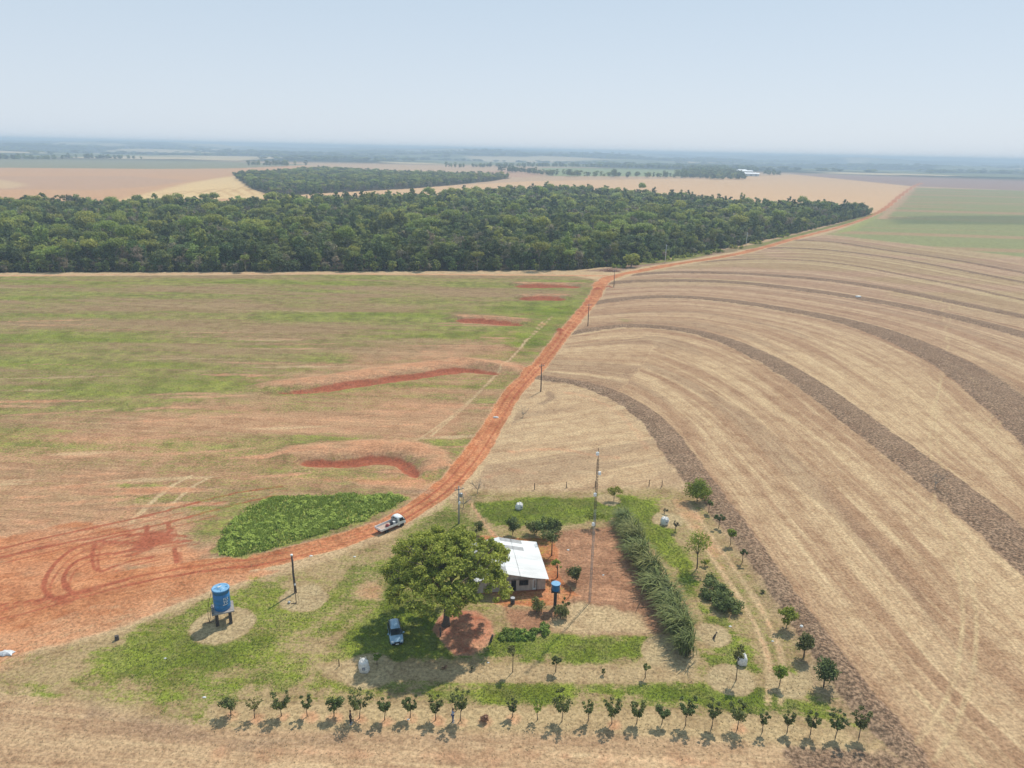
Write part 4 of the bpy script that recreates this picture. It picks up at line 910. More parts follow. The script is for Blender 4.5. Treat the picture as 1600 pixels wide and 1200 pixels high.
tufts('stray_weeds', 'scattered small weeds over the green field', 30000, [(0,445),(930,445),(700,740),(300,790),(0,800)], lambda x, y: np.clip(g_f(x, y)-.25, 0, .6)*1.2, .2, G_GR, 36, .6)

# ------------------------------------------------------------ house
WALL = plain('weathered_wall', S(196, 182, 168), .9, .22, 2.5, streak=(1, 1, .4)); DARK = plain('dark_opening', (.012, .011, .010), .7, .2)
SHEET = plain('white_roof_sheet', (.66, .65, .63), .55, .16, .5, streak=(.35, 2.2, 1)); SHEET_OLD = plain('old_grey_sheet', (.36, .35, .34), .8, .2, 2); WHITE = plain('white_paint', (.66, .65, .62), .5, .12, 3); WOOD = plain('dark_wood', (.075, .055, .042), .9, .4, 5, streak=(6, 6, 1)); WOODM = plain('grey_wood', (.22, .19, .16), .9, .3, 5)
hb = Vector((-4.4, 89.9, 0)); hb.z = H(0, 92)-.05
house = empty('farm_house', hb, 'low white roofed farm house half hidden by the huge shade tree', 'house', None, math.radians(8.3))
# local: x across the front 0..9.6, y depth 0..10, front faces -y ; ridge at x=4.35
WX, WD, RG = 9.9, 9.4, 4.3; ZL, ZR_, ZK = 2.35, 2.15, 3.25
def roofz(x): return ZL+(ZK-ZL)*x/RG if x < RG else ZK-(ZK-2.50)*(x-RG)/3.3 if x < RG+3.3 else 2.50-(2.50-ZR_)*(x-RG-3.3)/(WX-RG-3.3)
def wallseg(m, x0, x1, z0, z1f=None, y=0, t=.16):
    """front or back wall piece between x0 and x1 from z0 up to the roof or z1f"""
    xs = [x0]+[q for q in (RG, RG+3.3) if x0 < q < x1]+[x1]
    for a_, b_ in zip(xs[:-1], xs[1:]):
        za = (roofz(a_)-.04) if z1f is None else z1f; zb = (roofz(b_)-.04) if z1f is None else z1f
        m.add([(a_, y, z0), (b_, y, z0), (b_, y+t, z0), (a_, y+t, z0), (a_, y, za), (b_, y, zb), (b_, y+t, zb), (a_, y+t, za)], [(3, 2, 1, 0), (4, 5, 6, 7), (0, 1, 5, 4), (1, 2, 6, 5), (2, 3, 7, 6), (3, 0, 4, 7)])
m = MB()
for a_, b_, z0, z1 in ((0, 4.95, 0, None), (4.95, 5.65, 2.05, None), (5.65, 6.15, 0, None), (6.15, 7.35, 0, 1.1), (6.15, 7.35, 1.85, None), (7.35, 8.02, 0, None), (8.02, 8.60, 1.98, None), (8.60, 9.9, 0, None)): wallseg(m, a_, b_, z0, z1)
wallseg(m, 0, 9.9, 0, None, WD-.16)
m.add([(0, .16, 0), (.16, .16, 0), (.16, WD-.16, 0), (0, WD-.16, 0), (0, .16, ZL-.05), (.16, .16, ZL-.05), (.16, WD-.16, ZL-.05), (0, WD-.16, ZL-.05)], [(0, 1, 5, 4), (1, 2, 6, 5), (2, 3, 7, 6), (3, 0, 4, 7), (4, 5, 6, 7)])
m.add([(WX-.16, .16, 0), (WX, .16, 0), (WX, WD-.16, 0), (WX-.16, WD-.16, 0), (WX-.16, .16, ZR_-.05), (WX, .16, ZR_-.05), (WX, WD-.16, ZR_-.05), (WX-.16, WD-.16, ZR_-.05)], [(0, 1, 5, 4), (1, 2, 6, 5), (2, 3, 7, 6), (3, 0, 4, 7), (4, 5, 6, 7)])
m.build('wall', WALL, house)
MB().box((4.95, WD/2, .04), (9.5, WD-.4, .08)).build('floor_slab', plain('cement_floor', (.2, .18, .16), .9), house)
MB().box((8.62, -.03, 1.05), (.07, .06, 2.1)).build('wall_joint_post', WOOD, house)
MB().box((4.95, -.012, .1), (9.9, .03, .2)).build('wall_footing', plain('soil_stained_footing', S(168, 110, 84), .9), house)
w = MB()
for c, d in (((6.75, -.02, 1.84), (1.3, .08, .07)), ((6.75, -.03, 1.08), (1.3, .1, .07)), ((6.12, -.02, 1.46), (.07, .08, .69)), ((7.38, -.02, 1.46), (.07, .08, .69)), ((6.75, -.015, 1.46), (.05, .06, .69))): w.box(c, d)
wo = w.build('window', WOOD, house); MB().box((6.42, .06, 1.46), (.6, .02, .70)).build('pane', DARK, wo); MB().box((7.06, .06, 1.46), (.56, .02, .70)).build('pane', DARK, wo)
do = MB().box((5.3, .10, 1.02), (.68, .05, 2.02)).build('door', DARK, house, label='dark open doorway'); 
do = MB().box((8.31, .06, .99), (.56, .05, 1.96)).build('door', WHITE, house, label='pale weathered door'); MB().box((8.31, .02, 1.1), (.26, .02, 1.2)).build('door_panel', plain('door_board', (.3, .24, .2), .8), do); MB().box((8.52, .01, 1.0), (.05, .05, .05)).build('handle', WOOD, do)
# corrugated roof sheets, each its own piece
def sheet(x0, x1, y0, y1, lift, mat, name='roof_sheet', lab=None):
    m = MB(); nx = max(6, int((x1-x0)/.12)); nc = max(2, int((y1-y0)/.10)); V = []
    xs = sorted(set([x0, x1]+[q for q in (RG, RG+3.3) if x0 < q < x1]+[x0+(x1-x0)*i/3 for i in range(4)])); ys = np.linspace(y0, y1, nc*2+1)
    for x in xs:
        for j, y in enumerate(ys): V.append((x, y, roofz(x)+lift+.022*(j % 2)))
    ny = len(ys); n = len(V); Fc = []
    for i in range(len(xs)-1):
        for j in range(ny-1): Fc.append((i*ny+j, (i+1)*ny+j, (i+1)*ny+j+1, i*ny+j+1))
    V2 = [(a, b, c-.012) for a, b, c in V]; m.add(V, Fc); m.add(V2, [q[::-1] for q in Fc])
    e = [(i*ny) for i in range(len(xs))]
    return m.build(name, mat, house, True, label=lab)
r = np.random.default_rng(2)
for iy in range(10):
    y0 = -.55+iy*1.04; y1 = y0+1.07
    for ix, (x0, x1) in enumerate(((-.35, 2.2), (2.1, RG), (RG, RG+1.9), (RG+1.8, RG+3.5), (RG+3.4, WX+.35))):
        old = (iy >= 7 and ix in (2, 3)) and iy in (7, 8, 9)
        sheet(x0, x1, y0, y1, .03+.02*(ix in (1, 3))+.012*(iy % 2)+(.02 if ix == 2 else 0), SHEET_OLD if (old and iy % 2) or ix < 2 and iy % 3 == 1 else SHEET, lab='older grey roof sheet' if old and iy % 2 else None)
m = MB(); m.tube([(RG, -.56, ZK+.03), (RG, 9.9, ZK+.03)], .07, 8); m.build('ridge_cap', SHEET, house)
m = MB()
for y in (-.2, 3, 6.2, 9.3): m.box((WX/2, y, 2.1), (WX, .08, .1))
m.build('roof_beam', WOODM, house)
for x in (2.0, 4.3, 6.1): MB().box((x, -.35, ZL-.1 if x < 3 else roofz(x)-.12), (.08, .5, .08)).build('rafter_end', WOODM, house)

# ------------------------------------------------------------ water tanks
BLUE = plain('blue_tank_plastic', S(50, 128, 190), .45, .12, 2, spec=.4); BLUE_L = plain('pale_blue_lid', S(130, 180, 215), .5, .15, 3); CONC = plain('dark_stained_post', (.075, .062, .055), .95, .4, 3, streak=(3, 3, 1)); SLAB = plain('weathered_slab', (.30, .27, .25), .9, .3, 2); PIPE = plain('rusty_pipe', (.16, .10, .075), .7, .3, 6)
b = gp(350, 970); tk = empty('tank_stand', b, 'dark four legged stand carrying the big blue water tank', 'tank stand', None, math.radians(24))
for sx, sy in ((-.82, -.82), (.82, -.82), (.82, .82), (-.82, .82)): MB().box((sx, sy, .85), (.42, .42, 2.0), taper=.92).build('leg', CONC, tk)
MB().box((0, 0, 1.93), (2.75, 2.5, .16)).build('platform', SLAB, tk)
m = MB()
for i in range(5): m.box((-1.25+i*.0, -.9+i*.45, 2.05), (.25, .3, .06))
m.build('platform_edge_board', WOODM, tk)
for x, y in ((-1.3, .95), (-1.3, -.95)): MB().tube([(x, y, 1.95), (x, y, 2.35)], .03, 5).build('rail_post', PIPE, tk)
tw = empty('water_tank', b+Vector((-.0, .05, 2.01)), 'big blue ribbed water tank with white lettering on the dark stand', 'water tank', None, math.radians(24))
MB().lathe([(.98, 0), (1.0, .1), (1.02, .5), (1.035, .53), (1.02, .56), (1.03, 1.1), (1.045, 1.13), (1.03, 1.16), (1.04, 1.75), (1.055, 1.78), (1.04, 1.81), (1.045, 2.28), (.98, 2.34), (.98, 2.40), (1.045, 2.45), (1.06, 2.80), (1.12, 2.84), (1.12, 2.93), (1.02, 2.96)], 40).build('tank_body', BLUE, tw, True)
ld = MB().lathe([(1.10, 2.94), (1.10, 3.0), (.92, 3.03), (.86, 2.97), (.5, 2.99), (.46, 3.06), (.0001, 3.10)], 36).build('lid', BLUE_L, tw, True)
MB().box((-.1, .1, 3.11), (.5, .22, .05), .4).build('lid_handle', SHEET, ld)
for a_ in (0, 1.57, 3.14, 4.71): MB().box((math.cos(a_)*.72, math.sin(a_)*.72, 3.0), (.3, .06, .05), a_).build('lid_rib', BLUE, ld)
LETTER = plain('white_lettering', (.72, .76, .8), .5, .1)
# faded block lettering, bent round the wall of the tank
def curved(m, R_, a0, a1, z0, z1, n=6):
    k = len(m.v)
    for i in range(n+1):
        a = a0+(a1-a0)*i/n
        for z in (z0, z1): m.v.append((R_*math.cos(a), R_*math.sin(a), z))
    for i in range(n): m.f.append((k+2*i, k+2*i+2, k+2*i+3, k+2*i+1))
def glyph(m, ch, a, z, w, h, R_=1.062):
    G_ = {'L': '100100100100111', 'E': '111100110100111', 'F': '111100110100100', 'I': '010010010010010', 'T': '111010010010010', 'V': '101101101101010', 'O': '111101101101111', 'R': '110101110101101', 'P': '110101110100100', 'A': '010101111101101'}[ch]
    for r_i in range(5):
        for c_i in range(3):
            if G_[r_i*3+c_i] == '1': curved(m, R_, a+c_i*w/3, a+(c_i+1)*w/3, z+h-(r_i+1)*h/5, z+h-r_i*h/5, 2)
m = MB()
off = -math.radians(24)-math.pi/2
# marks on the left side: two short lines of pale blocks
for k_, ch in enumerate('EI'): glyph(m, ch, off-1.35+k_*.26, 1.28, .2, .62)
curved(m, 1.062, off-1.38, off-.80, 1.0, 1.12, 6)
for k_, ch in enumerate('FLE'): glyph(m, ch, off+.62+k_*.22, 1.62, .17, .34)
for k_, ch in enumerate('TV'): glyph(m, ch, off+.55+k_*.30, 1.14, .24, .38)
curved(m, 1.062, off+.5, off+1.1, .92, 1.02, 6)
m.build('lettering', LETTER, tw)
m = MB(); m.tube([(-1.75, .3, .05), (-1.85, .2, .9), (-1.80, .1, 1.8), (-1.62, .05, 3.0), (-1.30, 0, 4.0), (-1.12, 0, 4.6)], .035, 5)
m.tube([(-1.75, .3, .05), (-1.55, .4, 1.0), (-1.5, .5, 1.9), (-1.45, .5, 2.3)], .035, 5); m.tube([(-2.4, .3, .08), (-1.7, .3, .08), (-1.2, .2, .1)], .05, 5)
tagk(m.build('water_pipe', PIPE, loc=b, rz=math.radians(24)), 'thin brown pipes climbing the left side of the tank stand', 'pipe')
b = gp(867, 949); st = empty('tank_post', b, 'dark square post carrying the small blue tank by the house', 'post'); MB().box((0, 0, 1.3), (.42, .42, 2.75)).build('post', CONC, st); MB().box((0, 0, 2.72), (1.25, 1.25, .1)).build('platform', WOOD, st)
m = MB(); m.tube([(.38, 0, 0), (.38, 0, 2.7)], .03, 5); m.build('pipe', PIPE, st)
tw = empty('small_water_tank', b+Vector((0, 0, 2.78)), 'small open blue water tank on a post beside the house corner', 'water tank')
MB().lathe([(.50, 0), (.52, .05), (.60, .9), (.66, .94), (.66, 1.0), (.60, 1.0), (.56, .75), (.0001, .75)], 28).build('tank_body', BLUE, tw, True)
MB().lathe([(.0001, .80), (.64, 1.005), (.655, 1.03), (.60, 1.05), (.0001, .95)], 28).build('lid', BLUE_L, tw, True)

# ------------------------------------------------------------ poles and mast
POLE = plain('concrete_pole', (.34, .33, .31), .85, .2, 3); POLED = plain('tarred_pole', (.10, .08, .07), .85, .3, 3); METAL = plain('grey_metal', (.35, .36, .37), .5, .2, 6, metal=.5); WMET = plain('white_fitting', (.75, .75, .74), .4, .08)
def utility_pole(x, y, h, lb, mat, transformer=False, arm=1.6):
    b = gp(x, y); e = empty('utility_pole', b, lb, 'utility pole', None, .5)
    MB().tube([(0, 0, -.3), (0, 0, h)], [.17, .10], 10).build('pole', mat, e, True)
    c = MB().box((0, -.13, h-.55), (arm, .1, .12)).build('crossarm', WOODM, e)
    for q in (-arm*.44, 0, arm*.44): MB().lathe([(.03, 0), (.06, .05), (.04, .1), (.06, .15), (.02, .2)], 8, (q, -.13, h-.48)).build('insulator', WMET, c)
    if transformer:
        t = MB().lathe([(.22, 0), (.26, .04), (.26, .62), (.2, .68), (.05, .72)], 16, (.36, -.1, h-2.0)).build('transformer', METAL, e); MB().box((.1, -.1, h-1.5), (.3, .1, .1)).build('bracket', METAL, t)
        MB().box((0, -.2, h-3.0), (.3, .22, .4)).build('meter_box', WMET, e)
    return e
utility_pole(717, 818, 6.9, 'grey utility pole with transformer behind the huge shade tree', POLE, True)
utility_pole(845, 612, 7.6, 'dark utility pole beside the road at the start of the first residue band', POLED)
utility_pole(918.5, 509.5, 8.2, 'dark utility pole at the start of the second residue band', POLED)
utility_pole(959, 449.5, 8.4, 'dark utility pole just right of the road junction', POLED)
utility_pole(1039, 411.5, 10.5, 'pale utility pole on the verge before the forest', WMET)
utility_pole(1165.5, 385, 9.5, 'pale utility pole farther along the forest verge', WMET)
b = gp(921, 941); e = empty('radio_mast', b, 'tall thin lattice mast with small white boxes beside the garden', 'mast', None, .3)
MH = 23.3; m = MB(); pr = [(.16*math.cos(a), .16*math.sin(a)) for a in (0, 2.094, 4.189)]
for p in pr: m.tube([(*p, -.2), (*p, MH*.62)], .026, 5)
m.build('lower_lattice_rails', METAL, e); m = MB()
for p in pr: m.tube([(*p, MH*.62), (p[0]*.8, p[1]*.8, MH-1.6)], .028, 5)
m.tube([(0, 0, MH-1.8), (0, 0, MH)], .035, 6)
m.build('upper_lattice_rails', POLED, e)
for z0, z1, mt in ((0, MH*.62, METAL), (MH*.62, MH-1.6, POLED)):
    m = MB(); n_ = int((z1-z0)/.45)
    for i in range(n_):
        z = z0+(z1-z0)*i/n_; dz = (z1-z0)/n_
        for j in range(3):
            p, q_ = pr[j], pr[(j+1) % 3]; m.tube([(*p, z), (*q_, z+dz)], .012, 3)
    br = m.build('lattice_braces', mt, e); br['kind'] = 'stuff'
for py in (708, 739, 772, 818):
    z = MH*(.0+1); 
    for zz in np.linspace(2, MH, 400):
        if math.isclose(0, 0):
            d = np.array([b.x, b.y, b.z+zz])-np.array([0, 0, CH]); yy = 600-FPX*(d@up)/(d@fw)
            if yy < py: break
    MB().box((.24 if py in (739,) else -.20, -.16, zz), (.34, .26, .42)).build('antenna_box', WMET, e)
m = MB()
for a_ in (.5, 2.6, 4.7):
    m.tube([(0, 0, MH*.6), (math.cos(a_)*.5, math.sin(a_)*.5, MH*.6-1)], .01, 3)
m.build('stay_stub', METAL, e)
b = gp(462, 926); e = empty('lamp_post', b, 'blackened crooked wooden post with a white cap beside the road', 'post')
MB().tube([(0, 0, -.2), (-.05, 0, 1.2), (-.14, 0, 3.2), (-.10, 0, 4.6), (-.16, 0, 5.9)], [.20, .17, .14, .13, .12], 9).build('post', POLED, e, True)
MB().lathe([(.12, 0), (.19, .08), (.17, .22), (.05, .28)], 12, (-.16, 0, 5.85)).build('cap', WMET, e); MB().box((.05, -.18, 1.4), (.18, .12, .24)).build('switch_box', WMET, e)
b = gp(463, 943); e = empty('well_pipe', b, 'thin upright pipe with a small pump at the foot of the black post', 'pipe'); MB().tube([(0, 0, -.1), (0, 0, 1.75)], .05, 6).build('pipe', PIPE, e); MB().tube([(0, 0, .06), (-.7, -.1, .06)], .05, 6).build('outlet', PIPE, e); MB().lathe([(.18, 0), (.2, .2), (.1, .28)], 10, (-1.0, .05, 0)).build('pump', METAL, e); MB().tube([(.35, .1, -.1), (.35, .1, 1.1)], .025, 5).build('stake', PIPE, e)
def post(x, y, h, lb, r0=.07, mat=WOOD, lean=(0, 0), nm='wooden_post'):
    b = gp(x, y); m = MB(); m.tube([(0, 0, -.15), (lean[0]*.5, lean[1]*.5, h*.5), (lean[0], lean[1], h)], [r0*1.1, r0, r0*.9], 7)
    return tagk(m.build(nm, mat, loc=b), lb, 'post')
post(530, 1041, 1.0, 'short wooden post on the mown circle left of the white bag', .06); post(1114, 998, .95, 'black leaning stump post on a mown circle in the right lawn', .14, POLED, (.45, .1))
post(890.5, 931, 1.5, 'thin wooden post in the red garden soil', .06); post(688.5, 996, 1.25, 'dark post with pale foot at the left rim of the tree bed', .10, POLED, (-.05, 0)); post(766, 1004, 1.0, 'black leaning stump at the right rim of the tree bed', .16, POLED, (.3, .1))
post(183, 1000, .62, 'squat dark stump where the lawn meets the bare soil', .26, POLED, nm='stump')
for i, (x, y) in enumerate([(835,765),(885,762.5),(930,761),(1014,760),(1034,761)]):
    post(x, y, 1.3, ['fence stake nearest the bare tree', 'fence stake between the white bag and the mast', 'fence stake beside the tall mast', 'left stake of the close pair by the yard corner', 'right stake of the close pair by the yard corner'][i]+' on the dry upper edge', .07)
b = gp(801, 943); e = empty('barrel', b, 'dark barrel standing on the red soil before the house', 'barrel'); MB().lathe([(.3, 0), (.31, .3), (.3, .31), (.31, .6), (.3, .61), (.3, .92), (.27, .93), (.26, .8), (.0001, .8)], 18).build('drum', POLED, e, True); MB().lathe([(.31, .88), (.325, .9), (.31, .93)], 18).build('rim', METAL, e)

# ------------------------------------------------------------ white bulk bags
BAG = plain('woven_bag', (.70, .67, .63), .9, .18, 4)
def bag(x, y, w, h, lb, seed, slump=.1, stain=None):
    r = np.random.default_rng(seed); b = gp(x, y); e = empty('bulk_bag', b, lb, 'bag', None, r.random()*1.5)
    n = 20; m = MB(); rings = [(0, .86), (.08, 1.0), (.35, 1.06), (.65, 1.0), (.88, .9), (1.0, .70), (.93, .5), (.86, .0)]; k = 0
    for zi, (z, q) in enumerate(rings):
        for j in range(n):
            a = 2*math.pi*j/n; sq = (abs(math.cos(a))**4+abs(math.sin(a))**4)**-.25; ww = w/2*q*(1+(sq-1)*.7)*(1+.06*math.sin(a*5+zi*1.3)+.04*r.normal())
            m.v.append((ww*math.cos(a)+slump*z, ww*math.sin(a), h*z*(1+.05*math.sin(a*3+seed))))
    for i in range(len(rings)-1):
        for j in range(n): m.f.append((i*n+j, i*n+(j+1) % n, (i+1)*n+(j+1) % n, (i+1)*n+j))
    m.build('sack', BAG, e, True)
    for a in (.8, 2.4, 3.9, 5.5):
        c, s_ = math.cos(a)*w*.42, math.sin(a)*w*.42; MB().tube([(c*1.02+slump*.8, s_*1.02, h*.8), (c*.95+slump, s_*.95, h*1.14), (c*.6+slump, s_*.6, h*1.16), (c*.7+slump, s_*.7, h*.94)], .03, 4).build('handle_loop', BAG, e)
    MB().box((slump*.5+w*.0, -w*.545, h*.5), (w*.28, .01, h*.28)).build('bag_label', stain or plain('bag_print', (.25, .26, .32), .8, .2), e)
bag(811, 795, 1.15, 1.05, 'white bulk bag on the grass above the house', 1); bag(1038, 819, 1.2, 1.2, 'white bulk bag by two dry shrubs right of the cane row', 2)
bag(570, 1048, 1.15, 1.5, 'tall slumped white bulk bag below the parked car', 3, -.15); bag(1159, 1037, 1.15, 1.15, 'soiled white bulk bag with red rags behind the slender tree', 4, .1, plain('red_rag', (.4, .08, .07), .9))

# ------------------------------------------------------------ vehicles
TYRE = plain('tyre_rubber', (.018, .018, .019), .9, .2); RIM = plain('wheel_rim', (.42, .43, .44), .35, .1, metal=.7); GLASS = plain('dark_glass', (.015, .024, .035), .08, .1, spec=.7); LAMP = plain('lamp_lens', (.8, .82, .84), .15, .05, spec=.6); TAIL = plain('tail_lens', (.35, .02, .02), .3, .05); BLKP = plain('black_plastic', (.02, .02, .022), .6, .1)
def car_paint(name, rgb, rough=.28):
    m_ = plain(name, rgb, rough, .07, 1.2, metal=.0, spec=.5); m_.node_tree.nodes['Principled BSDF'].inputs['Coat Weight'].default_value = .5; return m_
def wheel(parent, x, y, r0=.32, w=.2):
    t = MB(); n = 18; s_ = 1 if y > 0 else -1
    def ring(prof): 
        m = MB(); k = 0
        for rr0, yy in prof:
            for j in range(n): a = 2*math.pi*j/n; m.v.append((x+rr0*math.cos(a), y+yy*s_, r0+rr0*math.sin(a)))
        for i in range(len(prof)-1):
            for j in range(n): m.f.append((i*n+j, i*n+(j+1) % n, (i+1)*n+(j+1) % n, (i+1)*n+j))
        m.f.append(tuple(range(n))); m.f.append(tuple((len(prof)-1)*n+j for j in range(n))); return m
    o = bpy.data.objects.new('wheel', None); C.objects.link(o); o.parent = parent
    ring([(r0*.62, -w/2), (r0*.96, -w/2), (r0, -w*.35), (r0, w*.35), (r0*.96, w/2), (r0*.62, w/2)]).build('tyre', TYRE, o, True); ring([(r0*.60, w*.30), (r0*.60, w/2+.005), (r0*.3, w/2-.03), (.05, w/2)]).build('rim', RIM, o, True)
def loft(secs, closed=True):
    """secs: list of (x, [(y,z)...]) half outlines from the sill up to the centre line, mirrored"""
    m = MB(); n = len(secs[0][1])
    for x, pr in secs:
        full = [(-y, z) for y, z in pr]+[(y, z) for y, z in pr[::-1]]
        for y, z in full: m.v.append((x, y, z))
    k = 2*n
    for i in range(len(secs)-1):
        for j in range(k-1): m.f.append((i*k+j, (i+1)*k+j, (i+1)*k+j+1, i*k+j+1))
        m.f.append((i*k+k-1, (i+1)*k+k-1, (i+1)*k, i*k))
    m.f.append(tuple(range(k))); m.f.append(tuple((len(secs)-1)*k+j for j in range(k))[::-1]); return m
# hatchback: +x is its front
pr_, pf_ = gp(615.5, 981), gp(620.5, 1008); cen = (pr_+pf_)/2; hd = math.atan2(pf_.y-pr_.y, pf_.x-pr_.x)
car = empty('parked_car', Vector((cen.x, cen.y, cen.z)), 'light silver blue hatchback parked on the lawn left of the tree bed', 'car', None, hd)
CPAINT = car_paint('silver_blue_paint', S(160, 192, 216))
def cs(x, hw, zs, zb, zt, ht, sill=.24): return (x, [(hw*.90, sill), (hw*.99, sill+.12), (hw, (sill+zb)/2), (hw*.97, zb), (ht*.99+.0, zb+(zt-zb)*.55), (ht*.90, zt-.05), (ht*.55, zt), (0, zt+.015)])
secs = [cs(-2.08, .70, 0, .62, .64, .60, .35), cs(-2.02, .80, 0, .86, .92, .72, .28), cs(-1.95, .83, 0, .95, 1.34, .64), cs(-1.70, .85, 0, .97, 1.50, .62), cs(-1.0, .86, 0, .96, 1.57, .63), cs(-.2, .86, 0, .94, 1.57, .63), cs(.35, .86, 0, .93, 1.48, .62), cs(.72, .86, 0, .92, 1.22, .66), cs(1.05, .86, 0, .90, 1.00, .74), cs(1.5, .84, 0, .82, .90, .74), cs(1.85, .80, 0, .72, .80, .70), cs(2.05, .68, 0, .56, .60, .60, .32)]
bo = loft(secs).build('body', CPAINT, car, True)
mg = MB()
mg.add([(.36, -.56, 1.475), (.36, .56, 1.475), (1.06, .72, 1.02), (1.06, -.72, 1.02), (.40, -.56, 1.50), (.40, .56, 1.50), (1.09, .72, 1.045), (1.09, -.72, 1.045)], [(4, 7, 6, 5), (0, 1, 2, 3), (0, 4, 5, 1), (1, 5, 6, 2), (2, 6, 7, 3), (3, 7, 4, 0)]); mg.build('windscreen', GLASS, car)
mg = MB().add([(-2.015, -.62, .98), (-2.015, .62, .98), (-1.80, .56, 1.45), (-1.80, -.56, 1.45), (-1.98, -.62, .98), (-1.98, .62, .98), (-1.77, .56, 1.45), (-1.77, -.56, 1.45)], [(0, 3, 2, 1), (0, 1, 5, 4), (3, 0, 4, 7), (2, 3, 7, 6), (1, 2, 6, 5)]); mg.build('rear_window', GLASS, car)
for s_ in (-1, 1):
    for x0, x1, x2, x3 in ((-1.75, -.95, -1.62, -.95), (-.88, -.08, -.88, -.08), (0, .78, 0, .38)):
        m = MB().add([(x0, s_*.865, .99), (x1, s_*.865, .97), (x3, s_*.675, 1.42), (x2, s_*.675, 1.42), (x0, s_*.80, .99), (x1, s_*.80, .97), (x3, s_*.60, 1.42), (x2, s_*.60, 1.42)], [(0, 1, 2, 3), (0, 4, 5, 1), (2, 6, 7, 3), (1, 5, 6, 2), (3, 7, 4, 0)]); m.build('side_window', GLASS, car)
    MB().box((.72, s_*.97, 1.02), (.16, .2, .14)).build('mirror', CPAINT, car)
    MB().box((1.90, s_*.58, .70), (.26, .26, .13)).build('headlight', LAMP, car); MB().box((-2.03, s_*.68, .85), (.12, .16, .28)).build('tail_light', TAIL, car)
    for x in (-1.28, 1.28): wheel(car, x, s_*.76)
    MB().box((-.8, s_*.56, 1.60), (1.6, .04, .04)).build('roof_rail', BLKP, car)
MB().box((2.07, 0, .40), (.10, 1.3, .26)).build('front_bumper', BLKP, car); MB().box((2.04, 0, .60), (.06, .7, .12)).build('grille', BLKP, car); MB().box((-2.06, 0, .42), (.10, 1.3, .24)).build('rear_bumper', BLKP, car); MB().box((2.13, 0, .42), (.02, .4, .11)).build('number_plate', WMET, car)
MB().tube([(-1.5, 0, 1.55), (-1.68, 0, 1.82)], .012, 4).build('roof_antenna', BLKP, car)
# flatbed truck, +x front
pr_, pf_ = gp(594, 832), gp(626, 818); cen = (pr_+pf_)/2; hd = math.atan2(pf_.y-pr_.y, pf_.x-pr_.x)
tr = empty('flatbed_truck', cen, 'small white flatbed truck driving up the red road', 'truck', None, hd); WP = car_paint('white_truck_paint', (.74, .74, .73), .35)
MB().box((-.2, 0, .52), (4.4, .72, .16)).build('chassis', BLKP, tr)
def ts(x, hw, z0, zb, zt, ht): return (x, [(hw*.96, z0), (hw, z0+.15), (hw, (z0+zb)/2), (hw, zb), (ht, zb+(zt-zb)*.6), (ht*.95, zt-.08), (ht*.7, zt), (0, zt+.02)])
cab = loft([ts(.95, .82, .50, 1.15, 1.88, .74), ts(1.0, .86, .45, 1.18, 1.96, .76), ts(1.5, .87, .42, 1.18, 2.0, .76), ts(2.0, .87, .42, 1.16, 1.92, .75), ts(2.3, .86, .40, 1.12, 1.45, .76), ts(2.5, .84, .40, 1.05, 1.12, .78), ts(2.58, .76, .42, .85, .95, .72)]).build('cab', WP, tr, True)
MB().add([(2.02, -.62, 1.88), (2.02, .62, 1.88), (2.50, .72, 1.18), (2.50, -.72, 1.18), (2.06, -.62, 1.90), (2.06, .62, 1.90), (2.54, .72, 1.20), (2.54, -.72, 1.20)], [(4, 7, 6, 5), (0, 4, 5, 1), (1, 5, 6, 2), (2, 6, 7, 3), (3, 7, 4, 0)]).build('windscreen', GLASS, tr)
MB().box((.955, 0, 1.55), (.05, 1.05, .42)).build('rear_window', GLASS, tr)
for s_ in (-1, 1):
    MB().add([(1.25, s_*.885, 1.22), (2.28, s_*.885, 1.18), (1.98, s_*.78, 1.72), (1.28, s_*.78, 1.74), (1.25, s_*.82, 1.22), (2.28, s_*.82, 1.18), (1.98, s_*.70, 1.72), (1.28, s_*.70, 1.74)], [(0, 1, 2, 3), (0, 4, 5, 1), (2, 6, 7, 3), (1, 5, 6, 2), (3, 7, 4, 0)]).build('side_window', GLASS, tr)
    MB().box((2.25, s_*1.0, 1.32), (.08, .16, .26)).build('mirror', BLKP, tr); MB().box((2.57, s_*.6, .78), (.06, .24, .14)).build('headlight', LAMP, tr); MB().box((-2.5, s_*.6, .62), (.05, .2, .1)).build('tail_light', TAIL, tr)
    MB().box((1.72, s_*.875, .50), (.78, .04, .34)).build('wheel_arch', BLKP, tr)
    wheel(tr, 1.72, s_*.78, .32, .2); wheel(tr, -1.35, s_*.72, .32, .3)
    MB().box((-.82, s_*.90, .97), (3.36, .045, .32)).build('side_board', WP, tr)
MB().box((-.82, 0, .76), (3.4, 1.76, .09)).build('bed_floor', plain('bed_planks', S(205, 178, 160), .8, .25, 2, streak=(.3, 4, 1)), tr)
MB().box((-2.51, 0, .97), (.045, 1.84, .32)).build('tailgate', WP, tr); MB().box((.86, 0, 1.2), (.05, 1.76, .9)).build('headboard', plain('headboard_mesh', (.35, .34, .33), .7), tr)
MB().box((2.60, 0, .46), (.06, 1.5, .16)).build('bumper', BLKP, tr)
bedz = cen.z+.82; R3 = Matrix.Rotation(hd, 3, 'Z')
def load(nm, loc, fn, lb, cat): 
    p = R3 @ Vector(loc); m = MB(); fn(m); return m, Vector((cen.x+p.x, cen.y+p.y, bedz+loc[2]))
m, p = load('x', (-.75, -.15, 0), lambda m: m.lathe([(.28, 0), (.34, .1), (.30, .3), (.10, .42), (.0001, .44)], 12), '', ''); tagk(m.build('red_sack', plain('red_cloth', (.30, .06, .06), .9), loc=p, smooth=True, rz=hd), 'dark red sack lying in the truck bed', 'sack')
